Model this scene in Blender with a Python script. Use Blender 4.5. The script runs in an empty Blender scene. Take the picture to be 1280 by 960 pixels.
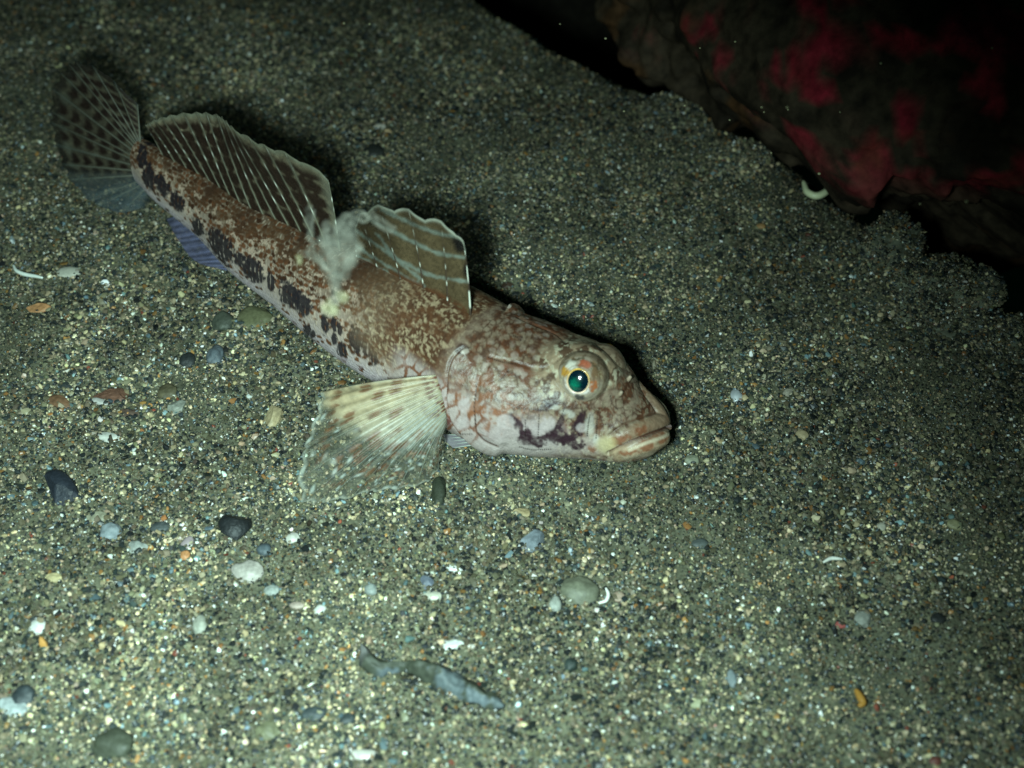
import bpy, math, random
import numpy as np
from mathutils import Vector, Matrix
rng = np.random.default_rng(7)
random.seed(7)
sc = bpy.context.scene
sc.unit_settings.scale_length = 0.01            # one unit is one centimetre
COL = sc.collection

# ------------------------------------------------------------------ camera
DIST, PITCH, HFOV = 18.7, math.radians(45), math.radians(45)
FPX = 640 / math.tan(HFOV / 2)
CAM = np.array([0, -DIST * math.cos(PITCH), DIST * math.sin(PITCH)])
FW = np.array([0, math.cos(PITCH), -math.sin(PITCH)])
UPV = np.array([0, math.sin(PITCH), math.cos(PITCH)])
RT = np.array([1.0, 0, 0])
cam = bpy.data.cameras.new('camera')
cam.angle = HFOV
cam.clip_start, cam.clip_end = 0.1, 2000
co = bpy.data.objects.new('camera', cam)
co.location = CAM
co.rotation_euler = (math.pi / 2 - PITCH, 0, 0)
COL.objects.link(co)
sc.camera = co
cam.dof.use_dof = True
cam.dof.focus_distance = 18.3
cam.dof.aperture_fstop = 0.22

# ------------------------------------------------------------------ water light and the diver's strobe
w = bpy.data.worlds.new('World'); sc.world = w; w.use_nodes = True
bg = w.node_tree.nodes['Background']
bg.inputs[0].default_value = (0.10, 0.75, 0.50, 1)
bg.inputs[1].default_value = 0.016
sp = bpy.data.lights.new('strobe', 'SPOT')
sp.energy = 25000
sp.color = (0.70, 1.0, 0.94)
sp.spot_size = math.radians(113)
sp.spot_blend = 1.0
sp.shadow_soft_size = 0.8
so = bpy.data.objects.new('strobe', sp)
so.location = (-1.8, -12.0, 11.2)
so.rotation_euler = (Vector((-4.5, -7.2, 0)) - so.location).to_track_quat('-Z', 'Y').to_euler()
COL.objects.link(so)
sc.view_settings.view_transform = 'Standard'
sc.view_settings.look = 'None'
sc.view_settings.exposure = 0
sc.view_settings.gamma = 1
sc.cycles.use_denoising = True
sc.cycles.max_bounces = 8
sc.cycles.transparent_max_bounces = 24

# ------------------------------------------------------------------ geometry helpers
def ray(px, py):
    return FW + RT * (px - 640) / FPX + UPV * (480 - py) / FPX
def unp(px, py, z=0.0):
    d = ray(px, py); return CAM + d * ((z - CAM[2]) / d[2])
def proj(p):
    q = np.asarray(p, float) - CAM; d = q @ FW
    return np.stack([640 + FPX * (q @ RT) / d, 480 - FPX * (q @ UPV) / d], -1)
def cmpx(px, py, z=0):
    return ((unp(px, py, z) - CAM) @ FW) / FPX
def sstep(a, b, x):
    t = np.clip((x - a) / (b - a), 0, 1); return t * t * (3 - 2 * t)
def pchip(xs, ys, x):
    xs = np.asarray(xs, float); ys = np.asarray(ys, float)
    h = np.diff(xs); d = np.diff(ys) / h
    m = np.zeros(len(xs))
    for i in range(1, len(xs) - 1):
        if d[i - 1] * d[i] > 0:
            w1, w2 = 2 * h[i] + h[i - 1], h[i] + 2 * h[i - 1]
            m[i] = (w1 + w2) / (w1 / d[i - 1] + w2 / d[i])
    m[0], m[-1] = d[0], d[-1]
    i = np.clip(np.searchsorted(xs, x) - 1, 0, len(xs) - 2)
    t = (x - xs[i]) / h[i]; t2, t3 = t * t, t * t * t
    return (2*t3-3*t2+1)*ys[i] + (t3-2*t2+t)*h[i]*m[i] + (-2*t3+3*t2)*ys[i+1] + (t3-t2)*h[i]*m[i+1]
def hsh(*a):
    n = np.zeros(np.shape(a[0]), np.uint32)
    for k, v in zip((374761393, 668265263, 2147483647, 1274126177), a):
        n = n + np.asarray(v).astype(np.int64).astype(np.uint32) * np.uint32(k)
    n = (n ^ (n >> np.uint32(13))) * np.uint32(1274126177)
    n = (n ^ (n >> np.uint32(16))) * np.uint32(2246822519)
    n = n ^ (n >> np.uint32(15))
    return n.astype(np.float64) / 4294967295.0
def vnoise(p, seed=0):
    p = np.asarray(p, float); n = p.shape[-1]
    i = np.floor(p).astype(np.int64); f = p - i; f = f * f * (3 - 2 * f)
    out = 0
    for c in range(2 ** n):
        wgt = 1; idx = []
        for k in range(n):
            b = (c >> k) & 1
            idx.append(i[..., k] + b)
            wgt = wgt * (f[..., k] if b else 1 - f[..., k])
        while len(idx) < 3: idx.append(np.zeros_like(idx[0]))
        out = out + wgt * hsh(*idx, np.full_like(idx[0], seed + 11))
    return out
def fbm(p, oct=4, seed=0, gain=.5):
    a, s, t = 1.0, 0, 0
    for o in range(oct):
        s = s + a * vnoise(np.asarray(p) * 2 ** o + 17.3 * o, seed + o); t += a; a *= gain
    return s / t
def worley(p, seed=0):
    p = np.asarray(p, float); i = np.floor(p).astype(np.int64)
    f1 = np.full(p.shape[:-1], 9.0); f2 = f1.copy(); idv = f1 * 0
    for dx in (-1, 0, 1):
        for dy in (-1, 0, 1):
            cx, cy = i[..., 0] + dx, i[..., 1] + dy
            jx, jy = hsh(cx, cy, cx * 0 + seed), hsh(cx, cy, cx * 0 + seed + 7)
            d = np.hypot(cx + jx - p[..., 0], cy + jy - p[..., 1])
            c = d < f1
            f2 = np.where(c, f1, np.minimum(f2, d)); idv = np.where(c, hsh(cx, cy, cx * 0 + seed + 3), idv)
            f1 = np.where(c, d, f1)
    return f1, f2, idv
def seg_dist(P, poly):
    """distance, signed side (positive on the right of travel in image), position along 0..1"""
    poly = np.asarray(poly, float); best = np.full(len(P), 1e9); side = np.zeros(len(P)); along = np.zeros(len(P))
    L = np.r_[0, np.cumsum(np.hypot(*np.diff(poly, axis=0).T))]
    for k in range(len(poly) - 1):
        a, b = poly[k], poly[k + 1]; ab = b - a
        t = np.clip(((P - a) @ ab) / (ab @ ab), 0, 1)
        q = P - (a + t[:, None] * ab); d = np.hypot(q[:, 0], q[:, 1])
        m = d < best
        best = np.where(m, d, best)
        side = np.where(m, np.sign(ab[0] * q[:, 1] - ab[1] * q[:, 0]), side)
        along = np.where(m, (L[k] + t * (L[k + 1] - L[k])) / L[-1], along)
    return best, side, along
def smooth_poly(poly, n=24):
    poly = np.asarray(poly, float); t = np.r_[0, np.cumsum(np.linalg.norm(np.diff(poly, axis=0), axis=1))]
    x = np.linspace(0, t[-1], n)
    return np.stack([pchip(t, poly[:, k], x) for k in range(poly.shape[1])], 1)

# ------------------------------------------------------------------ objects
def tag(o, label=None, cat=None, group=None, kind=None):
    if label: o['label'] = label
    if cat: o['category'] = cat
    if group: o['group'] = group
    if kind: o['kind'] = kind
    return o
def new_mesh(name, v, faces, mat, parent=None, col=None, smooth=True):
    v = np.asarray(v, np.float32); m = bpy.data.meshes.new(name)
    m.vertices.add(len(v)); m.vertices.foreach_set('co', v.ravel())
    if isinstance(faces, np.ndarray): faces = [faces]
    faces = [np.asarray(f, np.int32) for f in faces if len(f)]
    if faces:
        idx = np.concatenate([f.ravel() for f in faces])
        tot = np.concatenate([np.full(len(f), f.shape[1], np.int32) for f in faces])
        m.loops.add(len(idx)); m.loops.foreach_set('vertex_index', idx)
        m.polygons.add(len(tot)); m.polygons.foreach_set('loop_start', np.r_[0, np.cumsum(tot)[:-1]].astype(np.int32))
        m.polygons.foreach_set('loop_total', tot)
        m.update(calc_edges=True)
        m.polygons.foreach_set('use_smooth', np.full(len(tot), smooth))
    if col is not None:
        c = np.ones((len(v), 4), np.float32); c[:, :col.shape[1]] = col
        m.attributes.new('Col', 'FLOAT_COLOR', 'POINT').data.foreach_set('color', c.ravel())
    m.validate()
    if mat: m.materials.append(mat)
    o = bpy.data.objects.new(name, m); COL.objects.link(o)
    if parent: o.parent = parent
    return o
def empty(name, loc=(0, 0, 0)):
    o = bpy.data.objects.new(name, None); o.location = loc; o.empty_display_size = .3; COL.objects.link(o); return o
def grid_faces(nu, nv, close_v=False):
    i, j = np.meshgrid(np.arange(nu - 1), np.arange(nv if close_v else nv - 1), indexing='ij')
    j2 = (j + 1) % nv
    return np.stack([i * nv + j, (i + 1) * nv + j, (i + 1) * nv + j2, i * nv + j2], -1).reshape(-1, 4)
def tube(path, rad, n=6):
    path = np.asarray(path, float); m = len(path)
    rad = np.broadcast_to(np.asarray(rad, float), (m,))
    tg = np.gradient(path, axis=0); tg /= np.linalg.norm(tg, axis=1)[:, None] + 1e-9
    ref = np.array([.31, .22, .93])
    a = np.cross(tg, ref); a /= np.linalg.norm(a, axis=1)[:, None] + 1e-9
    b = np.cross(tg, a)
    th = np.arange(n) * 2 * np.pi / n
    v = path[:, None] + rad[:, None, None] * (np.cos(th)[None, :, None] * a[:, None] + np.sin(th)[None, :, None] * b[:, None])
    V = np.concatenate([v.reshape(-1, 3), path[[0, -1]]])
    q = grid_faces(m, n, True)
    k = np.arange(n)
    t = np.concatenate([np.stack([np.full(n, m * n), k, (k + 1) % n], 1),
                        np.stack([np.full(n, m * n + 1), (m - 1) * n + (k + 1) % n, (m - 1) * n + k], 1)])
    return V, [q, t]
def merge(parts):
    vs, fs, o = [], {}, 0
    for v, f in parts:
        vs.append(v)
        for a in (f if isinstance(f, list) else [f]):
            fs.setdefault(a.shape[1], []).append(a + o)
        o += len(v)
    return np.concatenate(vs), [np.concatenate(x) for x in fs.values()]
_ico = {}
def ico(sub):
    if sub not in _ico:
        import bmesh
        bm = bmesh.new(); bmesh.ops.create_icosphere(bm, subdivisions=sub, radius=1)
        bm.verts.ensure_lookup_table()
        _ico[sub] = (np.array([x.co[:] for x in bm.verts]), np.array([[x.index for x in f.verts] for f in bm.faces]))
        bm.free()
    return _ico[sub][0].copy(), _ico[sub][1]

# ------------------------------------------------------------------ materials
def mat_base(name):
    m = bpy.data.materials.new(name); m.use_nodes = True
    nt = m.node_tree; b = nt.nodes['Principled BSDF']
    return m, nt, b
def N(nt, t, **k):
    n = nt.nodes.new(t)
    for a, x in k.items(): setattr(n, a, x)
    return n
def attr_mat(name, rough=.5, spec=.4, bump=0.0, bscale=60, alpha=False, coat=0.0, sss=0.0, vary=0.0, vscale=40, attr='Col', atype='GEOMETRY', transl=0.0):
    m, nt, b = mat_base(name); L = nt.links.new
    a = N(nt, 'ShaderNodeAttribute', attribute_name=attr, attribute_type=atype)
    c = a.outputs['Color']
    tc = N(nt, 'ShaderNodeTexCoord')
    if vary:
        nz = N(nt, 'ShaderNodeTexNoise'); nz.inputs['Scale'].default_value = vscale; nz.inputs['Detail'].default_value = 5
        L(tc.outputs['Object'], nz.inputs['Vector'])
        mr = N(nt, 'ShaderNodeMapRange'); mr.inputs['From Min'].default_value = .25; mr.inputs['From Max'].default_value = .75
        mr.inputs['To Min'].default_value = 1 - vary; mr.inputs['To Max'].default_value = 1 + vary
        L(nz.outputs['Fac'], mr.inputs['Value'])
        mx = N(nt, 'ShaderNodeVectorMath', operation='SCALE'); L(c, mx.inputs[0]); L(mr.outputs[0], mx.inputs['Scale'])
        c = mx.outputs[0]
    L(c, b.inputs['Base Color'])
    b.inputs['Roughness'].default_value = rough
    b.inputs['Specular IOR Level'].default_value = spec
    b.inputs['Coat Weight'].default_value = coat
    b.inputs['Coat Roughness'].default_value = .12
    if sss:
        b.inputs['Subsurface Weight'].default_value = sss
        b.inputs['Subsurface Radius'].default_value = (.10, .05, .03); b.inputs['Subsurface Scale'].default_value = .6
    if bump:
        nz = N(nt, 'ShaderNodeTexNoise'); nz.inputs['Scale'].default_value = bscale; nz.inputs['Detail'].default_value = 4
        L(tc.outputs['Object'], nz.inputs['Vector'])
        bp = N(nt, 'ShaderNodeBump'); bp.inputs['Strength'].default_value = bump; bp.inputs['Distance'].default_value = .02
        L(nz.outputs['Fac'], bp.inputs['Height']); L(bp.outputs[0], b.inputs['Normal'])
    if alpha: L(a.outputs['Alpha'], b.inputs['Alpha'])
    if transl: b.inputs['Transmission Weight'].default_value = transl
    return m
M_SKIN = attr_mat('fish_skin', rough=.42, spec=.38, bump=.4, bscale=26, sss=.0, vary=.14, vscale=22)
M_FIN = attr_mat('fin_membrane', rough=.4, spec=.4, bump=.2, bscale=16, alpha=True, vary=.25, vscale=9)
M_RAY = attr_mat('fin_ray', rough=.35, spec=.5, alpha=True)
M_EYE = attr_mat('eye_surface', rough=.3, spec=.3, coat=.55, vary=.15, vscale=30)
M_ROCK = attr_mat('reef_rock', rough=.8, spec=.15, bump=.9, bscale=9, vary=.6, vscale=5)
M_STONE = attr_mat('pebble_stone', rough=.55, spec=.35, bump=.35, bscale=30, vary=.28, vscale=18)
M_SHELL = attr_mat('shell_piece', rough=.35, spec=.5, bump=.1, bscale=40, vary=.1, vscale=25)
M_SLIME = attr_mat('mucus', rough=.5, spec=.3, alpha=True, vary=.3, vscale=10)
M_LEAF = attr_mat('dead_leaf', rough=.6, spec=.3, bump=.5, bscale=14, vary=.35, vscale=12)
M_BED = attr_mat('seabed', rough=.85, spec=.1, bump=.9, bscale=24, vary=.5, vscale=22)
M_GRAIN = attr_mat('sand_grain', rough=.38, spec=.45, attr='gcol', atype='INSTANCER')

# ------------------------------------------------------------------ seabed
EDGE_A, EDGE_B = np.array([0.1, 10.4]), np.array([7.9, 1.5])
ED = (EDGE_B - EDGE_A) / np.linalg.norm(EDGE_B - EDGE_A); EN = np.array([-ED[1], ED[0]])   # EN points to the rock
MOUNDS = []
def ground_h(x, y):
    p = np.stack([x, y], -1)
    h = .55 * (vnoise(p / 5.2, 3) - .5) * .6 + .16 * (vnoise(p / 1.4, 5) - .5) + .07 * (vnoise(p / .45, 9) - .5)
    # lies flat under the fish
    d, _, _ = seg_dist(p.reshape(-1, 2), [(2.2, -1.7), (-.2, -.74), (-1.9, .5), (-4.1, 2.3), (-6.3, 4.4)])
    d = d.reshape(x.shape)
    h = h * sstep(.5, 2.6, d) - .02 + .11 * np.exp(-((d - .98) / .22) ** 2) * vnoise(p / .5, 14)
    s = (p - EDGE_A) @ EN
    s = s + .5 * (vnoise(p / 2.1, 21) - .5)
    h = h - sstep(.0, 2.6, s) * 1.6 - np.clip(s - 1.2, 0, 14) * .75
    for mx, my, r, a in MOUNDS:
        h = h + a * np.exp(-((x - mx) ** 2 + (y - my) ** 2) / r ** 2)
    return h
gu = np.linspace(-1, 1, 420)
gx = np.sign(gu) * (13 * np.abs(gu) + 75 * np.abs(gu) ** 5)
X, Y = np.meshgrid(gx, gx + 2, indexing='ij')
Z = ground_h(X, Y)
v = np.stack([X, Y, Z - .02], -1).reshape(-1, 3)
nb = fbm(v[:, :2] * 3, 4, 2)
c = np.array([.095, .095, .064])[None] * (.5 + nb[:, None])
tag(new_mesh('seabed', v, grid_faces(420, 420), M_BED, col=c), kind='structure')

# sand grains: points carrying size, turn and colour, one grain instanced on each
PAL = np.array([[.022, .027, .026], [.102, .090, .056], [.183, .165, .106], [.40, .33, .20], [.72, .74, .64], [.24, .125, .04], [.11, .16, .17], [.18, .05, .03]])
PW = np.array([.33, .31, .19, .115, .022, .026, .030, .003])
def make_points(n, xr, yr):
    return np.stack([rng.uniform(*xr, n), rng.uniform(*yr, n)], -1)
def in_view(p, m):
    q = proj(np.c_[p, np.zeros(len(p))])
    return (q[:, 0] > -m) & (q[:, 0] < 1280 + m) & (q[:, 1] > -m) & (q[:, 1] < 960 + m)
EXTRA_PTS = []
def build_sand():
    dens = 980
    P = make_points(int(dens * 30 * 23), (-15, 15), (-9, 14))
    P = P[in_view(P, 200)]
    s = (P - EDGE_A) @ EN
    far = np.hypot(P[:, 0] - CAM[0], P[:, 1] - CAM[1])
    P = P[(s < 3.0) & (rng.random(len(P)) < np.clip(1.15 - (far - 14) * .022, .5, 1))]
    z = ground_h(P[:, 0], P[:, 1])
    V = np.c_[P, z]
    n0 = len(V)
    if EXTRA_PTS: V = np.concatenate([V] + EXTRA_PTS)
    n = len(V)
    size = np.clip(np.exp(rng.normal(math.log(.0182), .38, n)), .011, .062)
    size[rng.random(n) < .022] *= 1.9
    size[:n0] *= np.clip(.55 + .9 * fbm(P / 1.6, 3, 31), .7, 1.35)
    V[:, 2] += rng.uniform(-.35, .75, n) * size
    size = np.minimum(size, .052)
    scl = size[:, None] * np.stack([rng.uniform(.8, 1.5, n), rng.uniform(.7, 1.1, n), rng.uniform(.4, .8, n)], 1)
    rot = np.stack([rng.normal(0, .45, n), rng.normal(0, .45, n), rng.uniform(0, 6.28, n)], 1)
    k = rng.choice(len(PAL), n, p=PW / PW.sum())
    scl[k == 4] *= .8
    colr = PAL[k] * np.exp(rng.normal(0, .30, (n, 1))) * (1 + rng.normal(0, .05, (n, 3)))
    dusty = sstep(.45, .75, fbm(np.c_[V[:, :2]] / 1.1, 3, 44))[:, None]
    colr = colr * (.70 + .55 * dusty)
    me = bpy.data.meshes.new('sand'); me.vertices.add(n); me.vertices.foreach_set('co', V.astype(np.float32).ravel())
    me.attributes.new('gscale', 'FLOAT_VECTOR', 'POINT').data.foreach_set('vector', scl.astype(np.float32).ravel())
    me.attributes.new('grot', 'FLOAT_VECTOR', 'POINT').data.foreach_set('vector', rot.astype(np.float32).ravel())
    me.attributes.new('gcol', 'FLOAT_COLOR', 'POINT').data.foreach_set('color', np.c_[np.clip(colr, 0.004, .9), np.ones(n)].astype(np.float32).ravel())
    me.attributes.new('gkind', 'INT', 'POINT').data.foreach_set('value', rng.integers(0, 5, n).astype(np.int32))
    o = bpy.data.objects.new('sand', me); COL.objects.link(o); tag(o, kind='stuff')
    o['label'] = 'coarse speckled grey green sand covering the seabed'
    ng = bpy.data.node_groups.new('grains', 'GeometryNodeTree')
    ng.interface.new_socket('Geometry', in_out='INPUT', socket_type='NodeSocketGeometry')
    ng.interface.new_socket('Geometry', in_out='OUTPUT', socket_type='NodeSocketGeometry')
    gi, go = ng.nodes.new('NodeGroupInput'), ng.nodes.new('NodeGroupOutput'); L = ng.links.new
    join = ng.nodes.new('GeometryNodeJoinGeometry')
    for q in range(5):
        ic = ng.nodes.new('GeometryNodeMeshIcoSphere'); ic.inputs['Subdivisions'].default_value = 1; ic.inputs['Radius'].default_value = 1
        nz = ng.nodes.new('ShaderNodeTexNoise'); nz.noise_dimensions = '4D'; nz.inputs['W'].default_value = q * 7.7 + 1; nz.inputs['Scale'].default_value = 1.1
        sb = ng.nodes.new('ShaderNodeVectorMath'); sb.operation = 'SUBTRACT'; sb.inputs[1].default_value = (.5, .5, .5)
        ml = ng.nodes.new('ShaderNodeVectorMath'); ml.operation = 'SCALE'; ml.inputs['Scale'].default_value = 1.9
        st = ng.nodes.new('GeometryNodeSetPosition'); sm = ng.nodes.new('GeometryNodeSetMaterial'); sm.inputs['Material'].default_value = M_GRAIN
        ss = ng.nodes.new('GeometryNodeSetShadeSmooth'); ss.inputs['Shade Smooth'].default_value = False
        gt = ng.nodes.new('GeometryNodeGeometryToInstance')
        L(ic.outputs['Mesh'], st.inputs['Geometry']); L(nz.outputs['Color'], sb.inputs[0]); L(sb.outputs[0], ml.inputs[0]); L(ml.outputs[0], st.inputs['Offset'])
        L(st.outputs[0], sm.inputs['Geometry']); L(sm.outputs[0], ss.inputs[0]); L(ss.outputs[0], gt.inputs[0]); L(gt.outputs[0], join.inputs[0])
    ip = ng.nodes.new('GeometryNodeInstanceOnPoints'); ip.inputs['Pick Instance'].default_value = True
    def na(nm, ty):
        x = ng.nodes.new('GeometryNodeInputNamedAttribute'); x.data_type = ty; x.inputs['Name'].default_value = nm; return x.outputs['Attribute']
    er = ng.nodes.new('FunctionNodeEulerToRotation')
    L(gi.outputs[0], ip.inputs['Points']); L(join.outputs[0], ip.inputs['Instance'])
    L(na('gkind', 'INT'), ip.inputs['Instance Index']); L(na('grot', 'FLOAT_VECTOR'), er.inputs[0]); L(er.outputs[0], ip.inputs['Rotation'])
    L(na('gscale', 'FLOAT_VECTOR'), ip.inputs['Scale']); L(ip.outputs[0], go.inputs[0])
    o.modifiers.new('grains', 'NODES').node_group = ng
    print('grains', n)

# ------------------------------------------------------------------ reef rock behind
def reef_rock():
    V, F = ico(7)
    d = V.copy()
    sp_ = np.sign(V) * np.abs(V) ** .72
    nrm = np.linalg.norm(np.abs(V) ** 1.0, axis=1)
    q = sp_ / np.linalg.norm(sp_, axis=1)[:, None] ** .35
    ax = np.array([ED[0], ED[1], 0]); ay = np.array([EN[0], EN[1], 0.0]); az = np.array([0, 0, 1.0])
    ctr = np.array([7.72, 7.18, 2.7])
    P = ctr + q[:, :1] * 6.6 * ax + q[:, 1:2] * 3.6 * ay + q[:, 2:] * 4.4 * az
    # the face leans back as it rises, the foot is undercut
    P += ay * (np.clip(P[:, 2:] - 1.0, 0, 9) * .42)
    low = sstep(2.0, -1.0, P[:, 2])[:, None]
    P += ay * low * 1.0
    al = (P - ctr) @ ax; up = P[:, 2]
    str_ = np.stack([al / 4.5, up / 1.1 + al * .12, (P @ ay) / 3], -1)
    big = fbm(P / 3.1, 4, 60) - .5
    led = fbm(str_, 4, 71) - .5
    fine = fbm(P / .7, 4, 80) - .5
    P = P + d * (big * 3.6 + led * 3.2 + fine * .9 + (fbm(P / .22, 3, 84) - .5) * .22)[:, None]
    m1 = fbm(P / .9, 4, 90); m2 = fbm(P / 1.7 + 5, 4, 95); m3 = fbm(P / .45, 3, 99)
    colr = np.array([.045, .032, .020])[None] * (.5 + 1.2 * m3[:, None])
    colr = colr * (1 - sstep(.5, .62, m1)[:, None] * .6)
    right = sstep(-4.5, 3.5, al)
    red = sstep(.56, .76, m2 + .30 * right - .21 + 1.5 * (m3 - .5))[:, None] * sstep(.6, 2.4, up)[:, None]
    colr = colr * (1 - red) + np.array([.30, .018, .034]) * (.25 + 1.2 * m1[:, None]) * red
    org = .6 * sstep(.64, .76, .6 * (m3 - .5) + fbm(P / 1.05 + 31, 3, 120))[:, None] * sstep(3.0, 1.0, up)[:, None]
    colr = colr * (1 - org) + np.array([.10, .042, .014]) * org
    o = new_mesh('reef_rock', P, F, M_ROCK, col=colr)
    tag(o, 'large dark overhanging reef rock with red crust behind the sand', 'rock')
    # dark wall added behind the hollow to block the world background glow
    V, F = ico(6)
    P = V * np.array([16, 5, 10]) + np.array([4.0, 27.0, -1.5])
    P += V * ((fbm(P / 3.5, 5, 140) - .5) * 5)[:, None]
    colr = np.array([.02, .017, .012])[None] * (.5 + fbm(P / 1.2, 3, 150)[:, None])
    tag(new_mesh('backdrop_wall', P, F, M_ROCK, col=colr), 'black rock backdrop added behind the hollow to block the water glow', 'rock')
reef_rock()

def sandy_stone(px, py, rx, ry, rz, label, seed, z=0.0, sand=True, tone=1.0):
    c = unp(px, py, z); V, F = ico(6)
    P = V * np.array([rx, ry, rz])
    P += V * ((fbm(V * 1.6 + seed, 4, seed) - .5) * 1.3 * rz + (fbm(V * 6 + seed, 3, seed + 4) - .5) * .12 * rz)[:, None]
    a = rng.uniform(0, 3); P[:, :2] = P[:, :2] @ np.array([[math.cos(.9), -math.sin(.9)], [math.sin(.9), math.cos(.9)]])
    P += np.array([c[0], c[1], ground_h(np.array([c[0]]), np.array([c[1]]))[0]])
    colr = np.array([.12, .125, .09])[None] * (.5 + fbm(P * 4, 3, seed)[:, None]) * tone
    o = new_mesh('stone', P, F, M_ROCK, col=colr)
    tag(o, label, 'stone', 'sand covered stones along the foot of the reef rock')
    if sand:
        up = np.where(V[:, 2] > .05)[0]
        k = rng.choice(up, int(rx * ry * 13000)); EXTRA_PTS.append(P[k] + rng.normal(0, .02, (len(k), 3)) + V[k] * .012)
sandy_stone(1118, 318, .42, .62, .62, 'upright sand covered stone left of the dark gap at the right', 3)
sandy_stone(1172, 372, .85, .75, .62, 'broad sandy stone in front of the dark gap at the right edge', 8)
sandy_stone(1262, 418, .5, .5, .35, 'sandy stone at the right edge below the dark gap', 15)
sandy_stone(842, 152, .75, .55, .28, 'low sandy stone below the black hollow at the top', 21)
sandy_stone(925, 205, .6, .5, .2, 'small dim stone at the foot of the reef rock', 27)

# ------------------------------------------------------------------ the fish
fish = empty('goby_fish', (-1.9, .5, 0))
tag(fish, 'brown mottled goby with painted green eyeshine resting on the sand', 'fish')
FO = np.array([-1.9, .5, 0])
def fpart(name, V, F, mat, col=None, parent=None, smooth=True):
    return new_mesh(name, V - FO, F, mat, parent or fish, col, smooth)

spts = [(836, 534, .62), (790, 519, .8), (745, 502, .86), (690, 487, .9), (622, 469, .93), (555, 432, .92), (480, 395, .9), (420, 361, .85),
        (371, 330, .81), (316, 299, .77), (270, 262, .76), (233, 238, .8), (203, 219, .85), (180, 204, .9)]
sp3 = np.array([unp(*a) for a in spts])
dense = smooth_poly(sp3[:, :2], 400)
for _ in range(30): dense[1:-1] = (dense[:-2] + 2 * dense[1:-1] + dense[2:]) / 4
SL = np.r_[0, np.cumsum(np.linalg.norm(np.diff(dense, axis=0), axis=1))]
LEN = SL[-1]
def plan(s):
    s = np.asarray(s, float)
    x = np.interp(s, SL, dense[:, 0]); y = np.interp(s, SL, dense[:, 1])
    t1 = (dense[-1] - dense[-14]) / np.linalg.norm(dense[-1] - dense[-14])
    over = np.clip(s - LEN, 0, None)
    return np.stack([x + over * t1[0], y + over * t1[1]], -1)
def tang(s):
    t = plan(np.asarray(s) + .06) - plan(np.clip(np.asarray(s) - .06, 0, None)); return t / np.linalg.norm(t, axis=-1, keepdims=True)
K = LEN / 10.5
TS = np.array([0, .02, .07, .16, .32, .55, .85, 1.2, 1.7, 2.3, 2.8, 3.4, 4.66, 6.55, 7.54, 8.6, 9.4, 10.0, 10.5]) * K
TW = [0.0, .16, .28, .39, .50, .58, .66, .76, .88, .97, .96, .92, .86, .69, .59, .50, .43, .37, .27]
TT = [.62, .72, .80, .885, 1.0, 1.14, 1.32, 1.50, 1.66, 1.78, 1.84, 1.86, 1.83, 1.57, 1.45, 1.36, 1.33, 1.33, 1.36]
TB = [.62, .50, .42, .34, .24, .15, .07, .02, -.02, -.04, -.03, -.02, -.02, .03, .06, .14, .24, .34, .44]
NS, NT = 1150, 300
tt = np.linspace(0, 1, NS); ss = LEN * (.35 * tt ** 2.2 + .65 * tt)
ss[0] = 0
ss = np.sort(np.r_[ss[ss > .3 * K], np.linspace(0, 1, NS - (ss > .3 * K).sum()) ** 2 * .3 * K]); NS = len(ss)
wv, tv, bv = (pchip(TS, a, ss) for a in (TW, TT, TB))
wv[0] = 1e-3; tv[0] = .621; bv[0] = .619
th = np.linspace(0, 2 * np.pi, NT, endpoint=False)      # 0 = back, grows down the side turned to the camera
zc = (tv * .48 + bv * .52)
SI, CO = np.sin(th), np.cos(th)
ex = 2 / 2.25
lat = np.sign(SI) * np.abs(SI) ** ex
ver = np.sign(CO) * np.abs(CO) ** ex
T = tang(ss); LAT = np.stack([-T[:, 1], T[:, 0]], -1)
if LAT[300] @ np.array([0, -1]) < 0: LAT = -LAT         # lateral unit vector towards the camera side
pl = plan(ss)
XY = pl[:, None] + wv[:, None, None] * lat[None, :, None] * LAT[:, None]
ZZ = np.where(ver[None] > 0, zc[:, None] + (tv - zc)[:, None] * ver[None], zc[:, None] + (zc - bv)[:, None] * ver[None])
BV = np.concatenate([XY, ZZ[..., None]], -1)             # NS,NT,3
# normals of the plain loft
du = np.gradient(BV, axis=0); dv = np.roll(BV, -1, 1) - np.roll(BV, 1, 1)
NR = np.cross(du, dv); NR /= np.linalg.norm(NR, axis=-1, keepdims=True) + 1e-9
cen = np.concatenate([pl, zc[:, None]], -1)[:, None]
if ((NR * (BV - cen)).sum(-1)).mean() < 0: NR = -NR
# near-side pixel coordinates, mirrored to the far side so that both flanks carry the same pattern
H = NT // 2
near = BV[:, :H + 1].reshape(-1, 3)
PX = proj(near); S1 = np.repeat(ss, H + 1); TH1 = np.tile(th[:H + 1] if H + 1 <= NT else th, NS)
ARC = TH1 * np.repeat((wv + (tv - bv) / 2) / 2, H + 1)
def to_full(a):
    a = a.reshape(NS, H + 1, *a.shape[1:]); return np.concatenate([a, a[:, 1:H][:, ::-1]], 1)

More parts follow.
